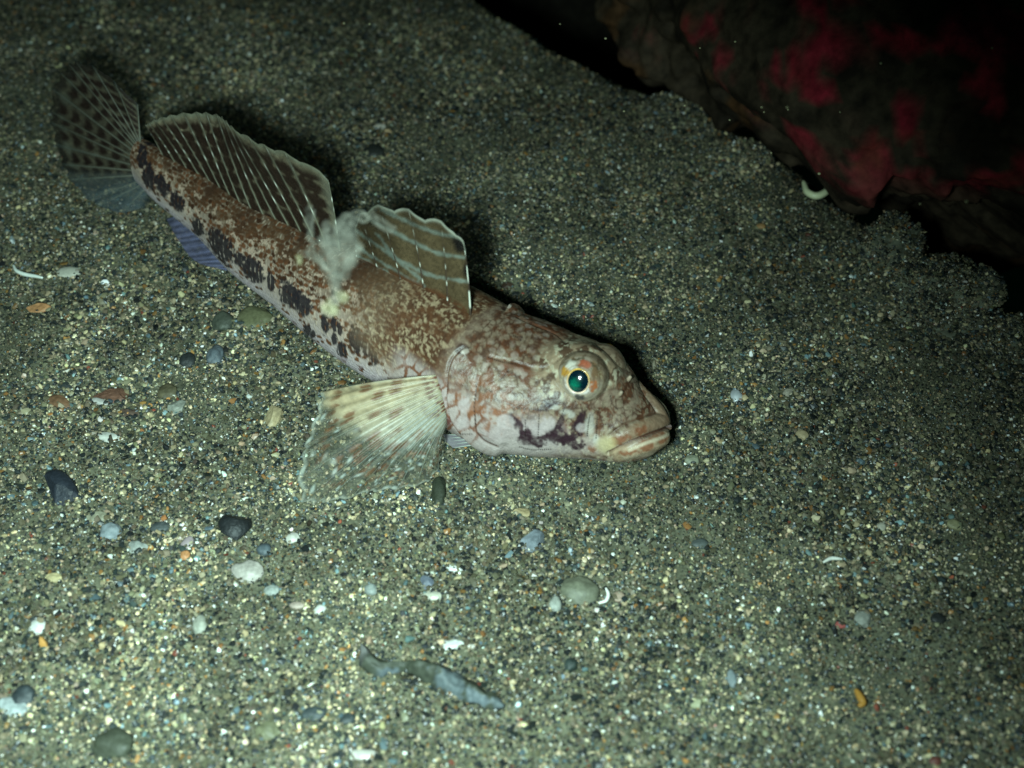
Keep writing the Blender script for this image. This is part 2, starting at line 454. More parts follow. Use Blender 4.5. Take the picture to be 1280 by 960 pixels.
DISP = np.zeros(len(near))
def stroke(poly, wd, soft=1.0, sm=True, taper=False):
    p = smooth_poly(poly, 4 * len(poly)) if sm and len(poly) > 2 else np.asarray(poly, float)
    lo, hi = p.min(0) - wd - 12, p.max(0) + wd + 12
    m = np.where(((PX > lo) & (PX < hi)).all(1))[0]; out = np.zeros(len(PX))
    d, sd, al = seg_dist(PX[m], p)
    wl = wd * (1 - .7 * np.abs(2 * al - 1) ** 2) if taper else wd
    out[m] = 1 - sstep(wl - soft, wl + soft, d)
    return out
NZ1 = fbm(PX / 9.0, 3, 200); NZ2 = fbm(PX / 4.0, 3, 210); NZ3 = fbm(PX / 30.0, 3, 220)
def blob(x, y, rx, ry, ang=0, rough=.6, soft=.15):
    a = math.radians(ang); dx, dy = PX[:, 0] - x, PX[:, 1] - y
    u = (dx * math.cos(a) + dy * math.sin(a)) / rx; q = (-dx * math.sin(a) + dy * math.cos(a)) / ry
    r = np.hypot(u, q) + rough * (NZ2 - .5) * 1.6
    return 1 - sstep(1 - soft, 1 + soft, r)

# ---- relief: mouth, lips, gill cover, cheek, eye sockets, nape groove, scales
MOUTH = [(842, 530), (830, 536), (816, 541), (802, 547), (788, 553), (776, 559), (760, 567)]
CREASE = [(836, 511), (825, 514), (808, 519), (792, 525), (778, 532), (762, 544)]
JAW = [(840, 556), (826, 563), (805, 568), (785, 571), (760, 572)]
DISP += -.055 * stroke(MOUTH, 1.6, 1.3)
DISP += .035 * stroke([(840, 521), (822, 527), (805, 534), (790, 540), (776, 548)], 7, 5)
DISP += .045 * stroke([(842, 545), (825, 552), (805, 559), (785, 566)], 6.5, 5)
DISP += -.03 * stroke(CREASE, 1.5, 1.5)
OPER = smooth_poly([(592, 432), (574, 442), (565, 455), (562, 472), (561, 492), (563, 510), (568, 524), (577, 537), (590, 550), (608, 561), (630, 570)], 30)
d, sd, al = seg_dist(PX, OPER)
front = -sd if seg_dist(np.array([[640., 500.]]), OPER)[1][0] < 0 else sd
sdist = d * front
gill = np.where(sdist > 0, np.exp(-np.clip(sdist, 0, None) / 22), 0) * sstep(-1.0, 1.5, sdist) * sstep(0, .08, al) * (1 - sstep(.93, 1, al))
DISP += .085 * gill
DISP += -.03 * np.exp(-((sdist + 3) / 2.5) ** 2) * sstep(.02, .1, al)
PREOP = [(612, 452), (600, 470), (596, 490), (596, 515), (600, 535), (612, 548), (632, 556)]
DISP += -.014 * stroke(PREOP, 3, 3)
DISP += .07 * blob(655, 525, 55, 32, 0, 0, .9)
DISP += -.045 * stroke([(690, 415), (650, 400), (610, 388), (580, 374)], 2.5, 2.5) * sstep(1.6, 2.2, S1)
DISP += -.02 * stroke([(700, 452), (680, 462), (640, 452), (612, 446)], 2, 2)
DISP += .010 * (NZ2 - .5) * sstep(3.2, 2.2, S1)
# scales
SLEN, SWID = .115, .088
wn1 = fbm(PX / 14, 3, 340) - .5; wn2 = fbm(PX / 14 + 50, 3, 341) - .5
SW, AW = S1 + .16 * wn1 + .25 * ARC, ARC + .14 * wn2
row = np.floor(AW / SWID); off = .5 * (row % 2)
cellu = SW / SLEN + off; ci = np.floor(cellu); fu = cellu - ci; fv = AW / SWID - row - .5
body_m = sstep(3.0, 4.2, S1)
ridge = np.clip(fu, 0, 1) * (1 - (2 * fv) ** 2 * .6)
DISP += .011 * (ridge - .4) * body_m * sstep(LEN, LEN - .6, S1)

# ---- colour
C = np.zeros((len(near), 3))
def lay(mask, colr, amt=1.0):
    global C
    m = (np.clip(mask, 0, 1) * amt)[:, None]; C = C * (1 - m) + np.asarray(colr) * m
hgt = TH1 / np.pi                                       # 0 back, 1 belly
C[:] = (.37, .32, .275)
lay(sstep(.42, .62, hgt), (.50, .47, .51))
lay(sstep(.42, .18, hgt) * body_m, (.24, .18, .125))
lay(sstep(.16, .04, hgt) * body_m, (.16, .115, .08), .7)
# brown spots, one per scale, thinning out down the flank
cid = hsh(ci, row, row * 0 + 5)
lowf = fbm(np.stack([S1 / .55, ARC / .4], -1), 3, 300)
prob = np.interp(hgt, [0, .14, .25, .36, .45, .52, .60, .68], [.95, .92, .86, .72, .52, .34, .10, .0]) * (.45 + 1.1 * lowf)
shape = sstep(.64, .26, np.hypot((fu - .55) * .95, fv * 1.05) + .75 * (NZ2 - .5))
brown = np.array([.105, .046, .022])
spot = (cid < prob).astype(float) * shape * body_m
bvar = (.45 + 1.2 * hsh(ci, row, row * 0 + 77))[:, None]
lay(spot, brown * bvar)
lay(sstep(.62, .9, fu) * sstep(.62, .9, fu + .4 * (NZ2 - .5)) * (1 - spot) * body_m * sstep(.60, .45, hgt), (.52, .45, .36), .85)  # pale highlight painted along the rear edge of each scale
lay(sstep(.48, .60, NZ1 + .25 * (lowf - .5)) * sstep(.34, .18, hgt) * body_m * .75, (.10, .052, .026))
lay(sstep(.30, .40, fu) * 0 + sstep(.88, 1.0, fu) * body_m * sstep(.5, .2, hgt), (.05, .03, .02), .45)
# saddles on the back
for q in (4.9, 6.2, 7.4, 8.5, 9.5):
    lay(np.exp(-((S1 - q * K) / .22) ** 2) * sstep(.34, .1, hgt) * sstep(.42, .6, NZ1 + .1), (.06, .032, .02), .8)
# pinkish glints on the flank
lay(sstep(.62, .72, NZ2) * body_m * sstep(.12, .2, hgt) * sstep(.5, .38, hgt), (.60, .48, .38), .6)
# dark blotches along the flank
DK = (.018, .016, .022)
stripes = .45 * np.sin((S1 / SLEN) * 2 * np.pi + 2 * NZ1)
for x, y, rx, ry, an in [(247, 284, 7, 12, -15), (276, 307, 12, 23, -28), (299, 324, 6, 9, 0), (316, 337, 13, 17, -30), (339, 353, 5, 12, -10), (362, 368, 12, 17, -25), (378, 379, 12, 15, -25),
                         (406, 406, 5, 12, -5), (418, 406, 5, 9, -10), (425, 412, 3.5, 8, -5), (427, 437, 6, 9, -10), (418, 424, 4, 8, 0), (384, 413, 5, 7, 0), (391, 418, 4, 5, 0),
                         (445, 424, 8, 16, -10), (458, 430, 6, 17, -5), (468, 437, 5, 19, 0), (481, 430, 8, 14, -10), (494, 448, 8, 6, 0), (537, 427, 7, 9, 0), (525, 418, 5, 6, 0), (512, 432, 5, 6, 0),
                         (203, 232, 8, 14, -20), (186, 221, 8, 16, -10), (221, 252, 8, 14, -25), (178, 196, 6, 16, 0)]:
    b = blob(x, y, rx * 1.0, ry * 1.05, an, .55)
    lay(b * sstep(-.60, -.38, stripes + .6 * (NZ2 - .5)), DK, .96)
lay(sstep(.60, .72, NZ1) * body_m * sstep(.72, .62, hgt) * sstep(.52, .58, hgt), (.34, .29, .33), .6)
# nape between gill cover and first dorsal: fine tan and brown vermiculation
nape = sstep(4.9, 3.6, S1) * sstep(1.2, 2.0, S1) * sstep(.50, .36, hgt)
lay(nape, (.27, .21, .135))
vm = fbm(np.stack([S1 * 19 + 2.5 * NZ1, ARC * 30 + S1 * 5], -1), 3, 320)
lay(nape * sstep(.60, .46, vm), (.085, .040, .020))
lay(nape * sstep(.58, .70, vm), (.42, .34, .22), .8)
lay(nape * sstep(.50, .62, NZ1), (.13, .06, .028), .6)
lay(nape * sstep(.60, .70, NZ2), (.07, .035, .02), .6)
# head
head = sstep(2.95, 2.6, S1)
hp = head * sstep(1.3, 1.9, S1)
snout = sstep(1.75, 1.35, S1) * head
lay(head, (.33, .265, .22))
lay(head * sstep(.46, .25, hgt), (.195, .138, .092))
lay(head * sstep(.47, .60, NZ1) * sstep(.58, .42, hgt), (.135, .050, .023), .92)
hv = fbm(np.stack([S1 * 11 + 2 * NZ1, ARC * 15], -1), 3, 330)
lay(head * sstep(.50, .66, hv) * sstep(.55, .42, hgt), (.085, .042, .026), .8)
lay(head * sstep(.46, .34, hv) * sstep(.50, .30, hgt), (.34, .285, .21), .65)
lay(snout, (.265, .20, .15), .8)
lay(snout * sstep(.45, .58, NZ1), (.15, .06, .028), .88)
lay(snout * sstep(.52, .68, hv), (.075, .038, .024), .7)
lay(snout * sstep(.44, .32, hv), (.34, .285, .21), .65)
lay(snout * sstep(.60, .70, NZ2), (.52, .48, .34), .7)
lay(head * sstep(.60, .78, NZ2) * sstep(.42, .25, hgt), (.09, .048, .03), .6)
f1, f2, idv = worley(PX / 9.5 + .3 * np.stack([NZ1, NZ2], -1), 14)
lay(head * sstep(.50, .42, hgt) * sstep(.36, .20, f1 + .3 * (NZ2 - .5)) * (idv > .45), (.33, .27, .20), .6)
lay(head * sstep(.50, .42, hgt) * sstep(.20, .06, f2 - f1) * sstep(.45, .6, NZ3 + .3 * (NZ1 - .5)), (.07, .034, .021), .7)
# gill cover and pectoral base: pale round spots in an orange brown net
net = sstep(2.0, 2.35, S1) * sstep(3.9, 3.4, S1) * sstep(.30, .38, hgt)
f1, f2, idv = worley(PX / 17.0 + .22 * np.stack([NZ1, NZ2], -1), 9)
lay(net, (.42, .375, .365), .9)
lay(net * sstep(.24, .12, f2 - f1 + .35 * (NZ2 - .5)) * sstep(.40, .55, NZ3 + .2 * NZ1), (.165, .060, .025), .92)
op = blob(630, 475, 55, 40, 0, .5, .5)
lay(op * sstep(.44, .54, NZ1), (.16, .062, .028), .8)
f1, f2, idv = worley(PX / 13 + .3 * np.stack([NZ1, NZ2], -1), 23)
lay(op * sstep(.42, .28, f1 + .25 * (NZ2 - .5)) * (idv > .45), (.42, .365, .32), .7)
lay(blob(655, 545, 52, 26, 0, .3, .4), (.46, .42, .43), .8)
lay(sstep(.62, .72, hgt) * head, (.50, .485, .495), .85)
lay(blob(690, 556, 120, 12, 0, .2, .4) * 1.0, (.56, .53, .51), .5)
lay(stroke([(600, 563), (620, 571), (660, 574)], 4, 3), (.50, .56, .72), .7)
# brown lines of the head
BR = (.10, .042, .022)
for pl_, wd in [([(576, 440), (564, 452), (561, 470), (563, 485)], 2.4), ([(562, 480), (562, 500), (566, 520), (575, 535), (592, 552)], .9),
               ([(596, 480), (595, 505), (597, 532), (608, 546), (624, 553)], .8), 
               ([(640, 452), (655, 455), (675, 460)], 2.2), ([(690, 462), (682, 485), (665, 500), (650, 506)], 1.4)]:
    lay(stroke(pl_, wd, .9), BR, .85)
lay(blob(630, 520, 24, 17, 0, .9, .35) * sstep(.35, .5, NZ1), (.25, .11, .06), .8)
lay(blob(600, 495, 30, 22, 0, .9, .35) * sstep(.48, .55, NZ1), (.25, .11, .055), .7)
PUR = (.036, .017, .026)
for x, y, rx, ry, an in [(690, 500, 9, 6, -15), (682, 508, 8, 3.5, -20), (700, 499, 5, 4, 0), (647, 526, 8, 4.5, 40), (641, 519, 5, 3, 30), (663, 545, 11, 8, 15), (658, 540, 7, 7, 0), (672, 552, 8, 4, 10),
                         (697, 543, 12, 8, 15), (708, 550, 14, 5, 10), (690, 540, 6, 5, 0), (716, 545, 12, 4, -20), (725, 522, 4, 12, 20), (718, 535, 4, 8, 25), (700, 526, 3, 12, 28), (722, 557, 6, 4, 0), (680, 543, 8, 3, -15)]:
    lay(blob(x, y, rx * 1.25, ry * 1.2, an, .8, .3) * (.75 + .25 * sstep(.40, .52, hv)), PUR, .95)
for x, y, rx, ry in [(633, 524, 10, 9), (684, 528, 9, 8), (672, 536, 7, 6), (727, 534, 7, 6), (582, 505, 7, 9), (580, 525, 9, 8), (549, 505, 9, 11)]:
    lay(blob(x, y, rx, ry, 0, .35, .25), (.47, .43, .435), .75)
for x, y, rx, ry in [(535, 482, 10, 7), (545, 487, 6, 8), (558, 527, 6, 7), (546, 520, 4, 6), (527, 478, 6, 4)]:
    lay(blob(x, y, rx, ry, 20, .5, .3), (.13, .035, .025), .9)
lay(blob(578, 437, 9, 8, 0, .2), (.06, .03, .022), .9); lay(blob(582, 440, 5, 5, 0, .3), (.52, .48, .42), .9)
# reddish line behind the eye, silver flecks under it
lay(stroke([(612, 446), (640, 458), (668, 462), (690, 455)], 4, 3), (.20, .09, .055), .5)
for x, y, rx, ry in [(706, 513, 7, 3), (713, 517, 5, 4), (745, 549, 4, 6), (737, 530, 6, 14), (694, 508, 5, 3)]:
    lay(blob(x, y, rx, ry, 0, .4, .4), (.60, .62, .57), .6)
# lips
lay(stroke([(840, 521), (822, 527), (805, 534), (788, 543), (768, 555)], 9, 4), (.32, .22, .14), .7)
lay(stroke([(842, 546), (825, 552), (805, 560), (775, 568)], 9, 3), (.40, .31, .20), .8)
for x, y, rx, ry, an in [(775, 549, 12, 6, -25), (800, 538, 8, 5, -25), (806, 556, 11, 6, -22), (826, 547, 8, 6, -20), (740, 562, 5, 4, 0), (786, 563, 14, 3, -20)]:
    lay(blob(x, y, rx, ry, an, .9, .35), (.24, .088, .04), .8)
lay(blob(758, 556, 12, 11, 0, .3, .5), (.56, .52, .27), .7)
lay(stroke([(840, 539), (826, 546), (806, 553), (786, 561)], 1.6, 1.2), (.60, .56, .42), .8)
lay(stroke(MOUTH, 1.1, .8), (.07, .022, .012), .95)
lay(stroke(CREASE, 1.0, .9), (.10, .045, .022), .8)
lay(stroke([(838, 567), (812, 567), (780, 571)], 3, 2.5), (.56, .50, .38), .5)
# rows of black sensory pores
def dots(poly, gap=2.6, r=.95, amt=.9):
    p = smooth_poly(poly, 60) if len(poly) > 2 else np.linspace(poly[0], poly[1], 60)
    Ls = np.r_[0, np.cumsum(np.hypot(*np.diff(p, axis=0).T))]
    for q in np.arange(0, Ls[-1], gap):
        x, y = np.interp(q, Ls, p[:, 0]), np.interp(q, Ls, p[:, 1])
        m = np.where((np.abs(PX[:, 0] - x) < 3) & (np.abs(PX[:, 1] - y) < 3))[0]
        k = (1 - sstep(r * .5, r * 1.35, np.hypot(PX[m, 0] - x, PX[m, 1] - y)))[:, None] * amt
        C[m] = C[m] * (1 - k) + np.array([.02, .012, .012]) * k
for pl_ in [[(596, 480), (594, 505), (597, 530)], [(600, 538), (610, 547), (622, 552)], [(632, 502), (650, 508), (687, 512)], [(611, 446), (625, 451), (642, 455)], [(687, 437), (684, 446), (676, 455)],
            [(684, 484), (679, 493), (671, 500)], [(635, 463), (630, 470), (622, 478)], [(657, 522), (657, 541)], [(674, 516), (673, 545)], [(707, 503), (700, 520), (690, 540)], [(736, 518), (734, 545)],
            [(746, 516), (746, 535), (745, 548)], [(640, 418), (653, 426)], [(567, 528), (580, 537), (594, 538)], [(760, 498), (764, 506), (772, 512)], [(676, 420), (692, 420)], [(650, 556), (668, 560), (690, 560)]]:
    dots(pl_)
C = C * (1 - .22 * sstep(.44, .26, hgt))[:, None]
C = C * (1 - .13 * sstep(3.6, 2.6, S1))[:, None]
C = np.clip(C * np.array([.96, .86, .83]), .008, .8)
DISPF = to_full(DISP)
# nothing sharp at the two ends of the loft
DISPF[0] = DISPF[1].mean()
EYE_R = .36
def eye_center(x, y):
    # eye centre on the camera side: on the ray, at the lateral distance where it sits in the head
    best = None
    for t in np.linspace(15, 22, 1400):
        p = CAM + ray(x, y) * t
        k = np.argmin(((pl - p[:2]) ** 2).sum(1)); l = (p[:2] - pl[k]) @ LAT[k]
        e = abs(l - .27)
        if best is None or e < best[0]: best = (e, p, k, l)
    return best[1], best[2], best[3]
E1, ek, el = eye_center(728, 471)
E1 = E1 + ray(728, 471) * .05; E2 = E1.copy(); E2[:2] = pl[ek] - LAT[ek] * el - tang(ss[ek]) * .12; E2[2] -= .28
print('eye', E1, ss[ek], el, 'far eye px', proj(E2), 'len', LEN)
BD = BV + NR * DISPF[..., None]
for E in (E1, E2):                                       # brow and socket swell around each eye
    dd = np.linalg.norm(BD - E, axis=-1)
    target = .425 + .0 * dd
    push = sstep(.75, .30, dd) * .09
    BD = BD + NR * push[..., None]
ridge_ = np.exp(-((ss - ss[ek]) / .42) ** 2)[:, None] * np.exp(-(lat * wv[ek] / .22) ** 2)[None] * (np.cos(th) > 0)[None]
BD[..., 2] += .12 * ridge_
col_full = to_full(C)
crown = np.zeros(BD.shape[:2])
for E in (E1, E2): crown = np.maximum(crown, sstep(.78, .50, np.linalg.norm(BD - E, axis=-1)))
crown = crown * sstep(1.36, 1.5, BD[..., 2])
ci_ = np.where(crown > 0); cn1 = fbm(BD[ci_] * 7, 4, 430)[:, None]; cn2 = fbm(BD[ci_] * 15, 3, 431)[:, None]
cc_ = np.array([.24, .17, .11]) * (.6 + .8 * cn2); m_ = sstep(.5, .58, cn1); cc_ = cc_ * (1 - m_) + np.array([.075, .042, .025]) * m_
m_ = sstep(.56, .64, cn2); cc_ = cc_ * (1 - m_) + np.array([.36, .31, .22]) * m_
k_ = crown[ci_][:, None]; col_full[ci_] = col_full[ci_] * (1 - k_) + cc_ * k_
col_full = col_full.reshape(-1, 3)
fq = grid_faces(NS, NT, True)
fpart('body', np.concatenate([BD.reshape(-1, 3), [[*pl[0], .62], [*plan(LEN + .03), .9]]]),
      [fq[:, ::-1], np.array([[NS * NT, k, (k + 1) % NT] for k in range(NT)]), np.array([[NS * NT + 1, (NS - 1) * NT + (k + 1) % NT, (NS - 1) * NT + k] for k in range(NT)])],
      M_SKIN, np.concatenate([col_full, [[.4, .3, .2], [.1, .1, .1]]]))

def make_eye(E, side):
    tv2 = tang(np.array([ss[ek]]))[0]
    l3 = np.array([LAT[ek][0], LAT[ek][1], 0]) * side
    if side > 0:
        g = -FW * .955 + RT * (-7 / 32) * .98 + UPV * (-5.5 / 32) * .98
    gaze = gaze_near.copy() if side > 0 else gaze_near - 2 * (gaze_near @ l3n) * l3n
    if side < 0: gaze = gaze - np.array([0, 0, .55]) - l3n * .3; gaze /= np.linalg.norm(gaze)
    zup = np.array([0, 0, 1.0]); b1 = np.cross(zup, gaze); b1 /= np.linalg.norm(b1); b2 = np.cross(gaze, b1)
    b1 = b1 * side
    nth, nph = 90, 140
    a = np.linspace(0, np.pi, nth); ph = np.linspace(0, 2 * np.pi, nph, endpoint=False)
    A, PH = np.meshgrid(a, ph, indexing='ij')
    D_ = np.cos(A)[..., None] * gaze + np.sin(A)[..., None] * (np.cos(PH)[..., None] * b1 + np.sin(PH)[..., None] * b2)
    r = EYE_R * (1 + .03 * np.exp(-(A / .5) ** 2) - .05 * np.exp(-((A - .95) / .1) ** 2) * .4)
    V = E + D_ * r[..., None]
    u, q = np.sin(A) * np.cos(PH), np.sin(A) * np.sin(PH)          # u towards the nose on the near eye, q up
    n1 = fbm(D_ * 5 + 3, 3, 401); n2 = fbm(D_ * 11 + 9, 3, 402)
    cc = np.zeros(V.shape) + np.array([.27, .215, .165])
    u0, q0 = u, q; u = u + .30 * (n1 - .5) + .18 * (n2 - .5); q = q + .30 * (fbm(D_ * 5 + 40, 3, 403) - .5)
    def L2(m, colr, amt=1.0):
        nonlocal cc
        cc = cc * (1 - (m * amt)[..., None]) + np.asarray(colr) * (m * amt)[..., None]
    L2(sstep(.45, .6, n1) * sstep(-.2, .3, q), (.14, .075, .035), .9)
    L2(sstep(.58, .66, n2), (.42, .36, .22), .5)
    L2(sstep(.5, .62, n2) * sstep(.25, .6, q), (.05, .035, .02), .8)
    L2(sstep(.32, .1, np.hypot(u - .12, (q - .62) * 1.6)), (.34, .07, .03), .8)
    L2(sstep(.60, .42, np.hypot(u, q)) * sstep(.1, -.2, q), (.62, .55, .50), .9)
    L2(sstep(.24, .1, np.hypot(u + .55, q - .22)), (.42, .20, .02), .9)
    L2(sstep(.26, .12, np.hypot((u + .38), q - .45)), (.60, .56, .48), .8)
    L2(sstep(.2, .08, np.hypot(u - .1, q + .58)), (.03, .028, .03), .9)
    L2(sstep(.2, .1, np.hypot((u - .60) * 1.3, (q + .12) * .7)), (.30, .085, .025), .9)
    L2(sstep(.55, .60, A) * sstep(.64, .60, A), (.10, .06, .04), .5)
    L2(sstep(.95, 1.15, A), (.15, .105, .07), .95)
    L2(sstep(.95, 1.15, A) * sstep(.5, .6, n2), (.08, .05, .03), .8)
    L2(sstep(.95, 1.15, A) * sstep(.55, .65, n1), (.27, .21, .145), .6)
    e = fpart('eye', V.reshape(-1, 3), grid_faces(nth, nph, True)[:, ::-1] if side > 0 else grid_faces(nth, nph, True), M_EYE, cc.reshape(-1, 3))
    # pupil: a shallow lens on the front of the eye
    ap = .415; na_ = 30
    A, PH = np.meshgrid(np.linspace(1e-3, ap, na_), ph, indexing='ij')
    D_ = np.cos(A)[..., None] * gaze + np.sin(A)[..., None] * (np.cos(PH)[..., None] * b1 * .93 + np.sin(PH)[..., None] * b2 * 1.04)
    V = E + D_ * (EYE_R * (1.045 + .02 * np.cos(A / ap * 1.5)))[..., None]
    u, q = np.sin(A) * np.cos(PH) / ap, np.sin(A) * np.sin(PH) / ap
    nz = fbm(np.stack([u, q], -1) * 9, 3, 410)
    g = .8 * sstep(.80, .0, np.hypot(u + .28, q + .3) + .35 * (nz - .5)) * (.1 + 1.5 * fbm(np.stack([u, q], -1) * 14, 3, 411))  # green strobe reflection (eyeshine) painted into the pupil colour
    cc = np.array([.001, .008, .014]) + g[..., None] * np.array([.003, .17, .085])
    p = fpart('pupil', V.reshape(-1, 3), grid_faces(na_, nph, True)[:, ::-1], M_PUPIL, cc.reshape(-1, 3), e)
    t = np.linspace(0, 2 * np.pi, 61)
    path = E + EYE_R * 1.045 * (np.cos(ap) * gaze + np.sin(ap * 1.03) * (np.cos(t)[:, None] * b1 * .93 + np.sin(t)[:, None] * b2 * 1.04))
    Vr, Fr = tube(path, .0115, 8)
    k = np.repeat(np.sin(t), 8); k = np.r_[k, 0, 0]; kc = np.r_[np.repeat(np.cos(t), 8), 0, 0]
    cr = np.array([.62, .36, .05]) * (.5 + .5 * k)[:, None] + np.array([.75, .55, .42]) * (.5 - .5 * k)[:, None]
    cr = cr * (.35 + 1.2 * fbm(Vr * 14, 3, 412))[:, None]
    fpart('iris_ring', Vr, Fr, M_EYE, cr, e)
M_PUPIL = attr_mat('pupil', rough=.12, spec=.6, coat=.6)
l3n = np.array([LAT[ek][0], LAT[ek][1], 0])
gaze_near = -FW * .95 + RT * (-7 / 33) + UPV * (-5.5 / 33); gaze_near /= np.linalg.norm(gaze_near)
make_eye(E1, 1); make_eye(E2, -1)
# tube nostrils on the snout
for side in (1, -1):
    kk = np.argmin(np.hypot(*(PX - np.array([772, 497])).T)); k, j = kk // (H + 1), kk % (H + 1); j = j if side > 0 else (NT - j) % NT
    p = BD[k, j]; n = NR[k, j] + np.array([0, 0, .5])
    Vn, Fn = tube([p - n * .02, p + n * .03, p + n * .06], [.035, .03, .02], 8)
    fpart('nostril', Vn, Fn, M_SKIN, np.tile([.28, .21, .15], (len(Vn), 1)))

# ------------------------------------------------------------------ fins
sx = np.linspace(0, LEN + 3.2, 3000); PLX = plan(sx)
def median_point(px, py, s_lo, s_hi, zmin=.04):
    """the point of the fish's upright middle surface (or of the sand below it) seen at a pixel"""
    d = ray(px, py); m = (sx >= s_lo) & (sx <= s_hi); q = PLX[m] - CAM[:2]
    cr = q[:, 0] * d[1] - q[:, 1] * d[0]; k = np.argmin(np.abs(cr)); t = (q[k] @ d[:2]) / (d[:2] @ d[:2])
    p = CAM + d * t
    if p[2] < zmin: p = unp(px, py, zmin)
    return p
def resample(P, n):
    return smooth_poly(P, n)
def fin(name, B, Tp, nu, nv, paint, rays, label=None, bow=None, ray_r=.014, ray_paint=None, wav=.0, edge=0.0, thick=.007, twarp=1.0):
    """membrane between a base line and a tip line, with real rays along it"""
    B = resample(B, nu); Tp = resample(Tp, 400)
    ju = np.linspace(0, 1, nu); ju = np.clip(ju + np.sin(np.pi * ju) * .035 * (vnoise(np.stack([ju * rays * .7, ju * 0 + len(name)], -1), 88) - .5) * 2, 0, 1)
    Tp = np.stack([np.interp(ju ** twarp, np.linspace(0, 1, 400), Tp[:, k]) for k in range(3)], 1)
    u = np.linspace(0, 1, nu); v = np.linspace(0, 1, nv)
    if edge:
        saw = np.abs(((u * (rays - 1)) % 1) - .5) * 2
        Tp = B + (Tp - B) * (1 - edge * (1 - saw ** .7))[:, None]
    G = B[:, None] + (Tp - B)[:, None] * v[None, :, None]
    if bow is not None: G = G + bow.vec(u[:, None], v[None, :])
    nrm = np.cross(np.gradient(G, axis=0), np.gradient(G, axis=1)); nrm /= np.linalg.norm(nrm, axis=-1, keepdims=True) + 1e-9
    if wav: G = G + nrm * (wav * np.sin(u * (rays - 1) * 2 * np.pi)[:, None] * v[None] ** .5)[..., None]
    top, bot = (G + nrm * thick).reshape(-1, 3), (G - nrm * thick).reshape(-1, 3)
    n = nu * nv; f = grid_faces(nu, nv)
    bd = np.r_[np.arange(nv), np.arange(1, nu) * nv + nv - 1, (nu - 1) * nv + np.arange(nv - 2, -1, -1), np.arange(nu - 2, 0, -1) * nv]
    b2 = np.roll(bd, -1); side = np.stack([bd, b2, b2 + n, bd + n], 1)
    UU, VV = np.meshgrid(u, v, indexing='ij')
    q = proj(G.reshape(-1, 3))
    colr = paint(UU.ravel(), VV.ravel(), q)
    colr[:, 3] = 1 - np.sqrt(1 - np.clip(colr[:, 3], 0, 1))     # two faces of the membrane
    o = fpart(name, np.concatenate([top, bot]), [f, f[:, ::-1] + n, side], M_FIN, np.concatenate([colr, colr]))
    if label: o['label'] = label
    for k in range(rays):
        i = int(round(k * (nu - 1) / (rays - 1)))
        path = G[i]; rr = ray_r * (1 - .72 * v)
        Vr, Fr = tube(path[::2], rr[::2], 6)
        vv = np.r_[np.repeat(v[::2], 6), 0, 1]
        fpart('fin_ray', Vr, Fr, M_RAY, (ray_paint or default_ray)(np.full(len(vv), u[i]), vv, proj(Vr)), o)
    return o
def default_ray(u, v, q):
    return np.c_[np.tile([.30, .32, .28], (len(v), 1)), np.full(len(v), .9)]
def dorsal_pt(s, dz=-.04):
    s = np.asarray(s, float); return np.c_[plan(s), pchip(TS, TT, s) + dz]
def s_at_x(x):
    """arc position where the line of the back is seen at image column x"""
    q = proj(dorsal_pt(np.linspace(.5, LEN, 800), 0)); return np.interp(-x, -q[:, 0], np.linspace(.5, LEN, 800))

class LB:
    # a soft sideways sag of an upright fin
    def __init__(self, amp, waves): self.a, self.w = amp, waves
    def vec(self, u, v):
        l = LAT[len(LAT) // 2]
        return (self.a * np.sin(np.pi * self.w * 2 * u + .6) * v ** 1.5 + self.a * .1 * v ** 2)[..., None] * np.array([l[0], l[1], 0])
# second dorsal
bs = np.linspace(s_at_x(424), s_at_x(204), 14)
TIP2 = [(416, 222), (410, 214), (400, 206), (370, 187), (330, 171), (290, 154), (255, 145), (225, 141), (203, 143), (187, 152)]
tp = np.array([median_point(x, y, 4.5, LEN + 2) for x, y in TIP2])
def paint_d2(u, v, q):
    nz = fbm(q / 6, 3, 500); nf = fbm(q / 2.5, 2, 501)
    c = np.tile([.22, .18, .118], (len(u), 1)) * (.7 + .6 * nf[:, None]); a = np.full(len(u), .80)
    ri = u * 15; fi = np.abs((ri % 1) - .5) * 2                       # 1 at the rays
    cell = np.floor(ri); rowv = v * 6.2 + .45 * (cell % 2) + .2 * hsh(cell, cell * 0)
    fr = np.abs((rowv % 1) - .5) * 2
    sp_ = sstep(1.0, .66, np.hypot(fi * .95, fr * .68) + .6 * (nz - .5)) * sstep(.97, .86, v)
    c = c * (1 - sp_[:, None]) + np.array([.024, .013, .009]) * sp_[:, None]; a = a + .15 * sp_
    e = sstep(.93, .98, v); c = c * (1 - e[:, None]) + np.array([.22, .21, .15]) * e[:, None]
    r = sstep(.72, .95, fi) * (1 - e) * .8; c = c * (1 - r[:, None]) + np.array([.17, .165, .125]) * r[:, None]
    a = np.where(e > .4, .75, a)
    return np.c_[c * (.8 + .4 * nf[:, None]), a]
def ray_d2(u, v, q):
    k = np.round(u * 15); fr = ((v * 6.2 + .45 * (k % 2) + .2) % 1)
    wht = sstep(.66, .78, fr) * sstep(.15, .3, v) * sstep(.25, .45, hsh(k, np.floor(v * 6.2 + .45 * (k % 2) + .2)))
    c = np.array([.145, .14, .10]) * (1 - wht[:, None]) + np.array([.85, .85, .74]) * wht[:, None]
    return np.c_[c, np.full(len(v), .92)]
fin('dorsal_fin', dorsal_pt(bs), tp, 181, 44, paint_d2, 16, 'long rear dorsal fin with rows of dark spots', bow=LB(.14, 1.3), ray_paint=ray_d2, wav=.012, ray_r=.018, twarp=.62, edge=.03)

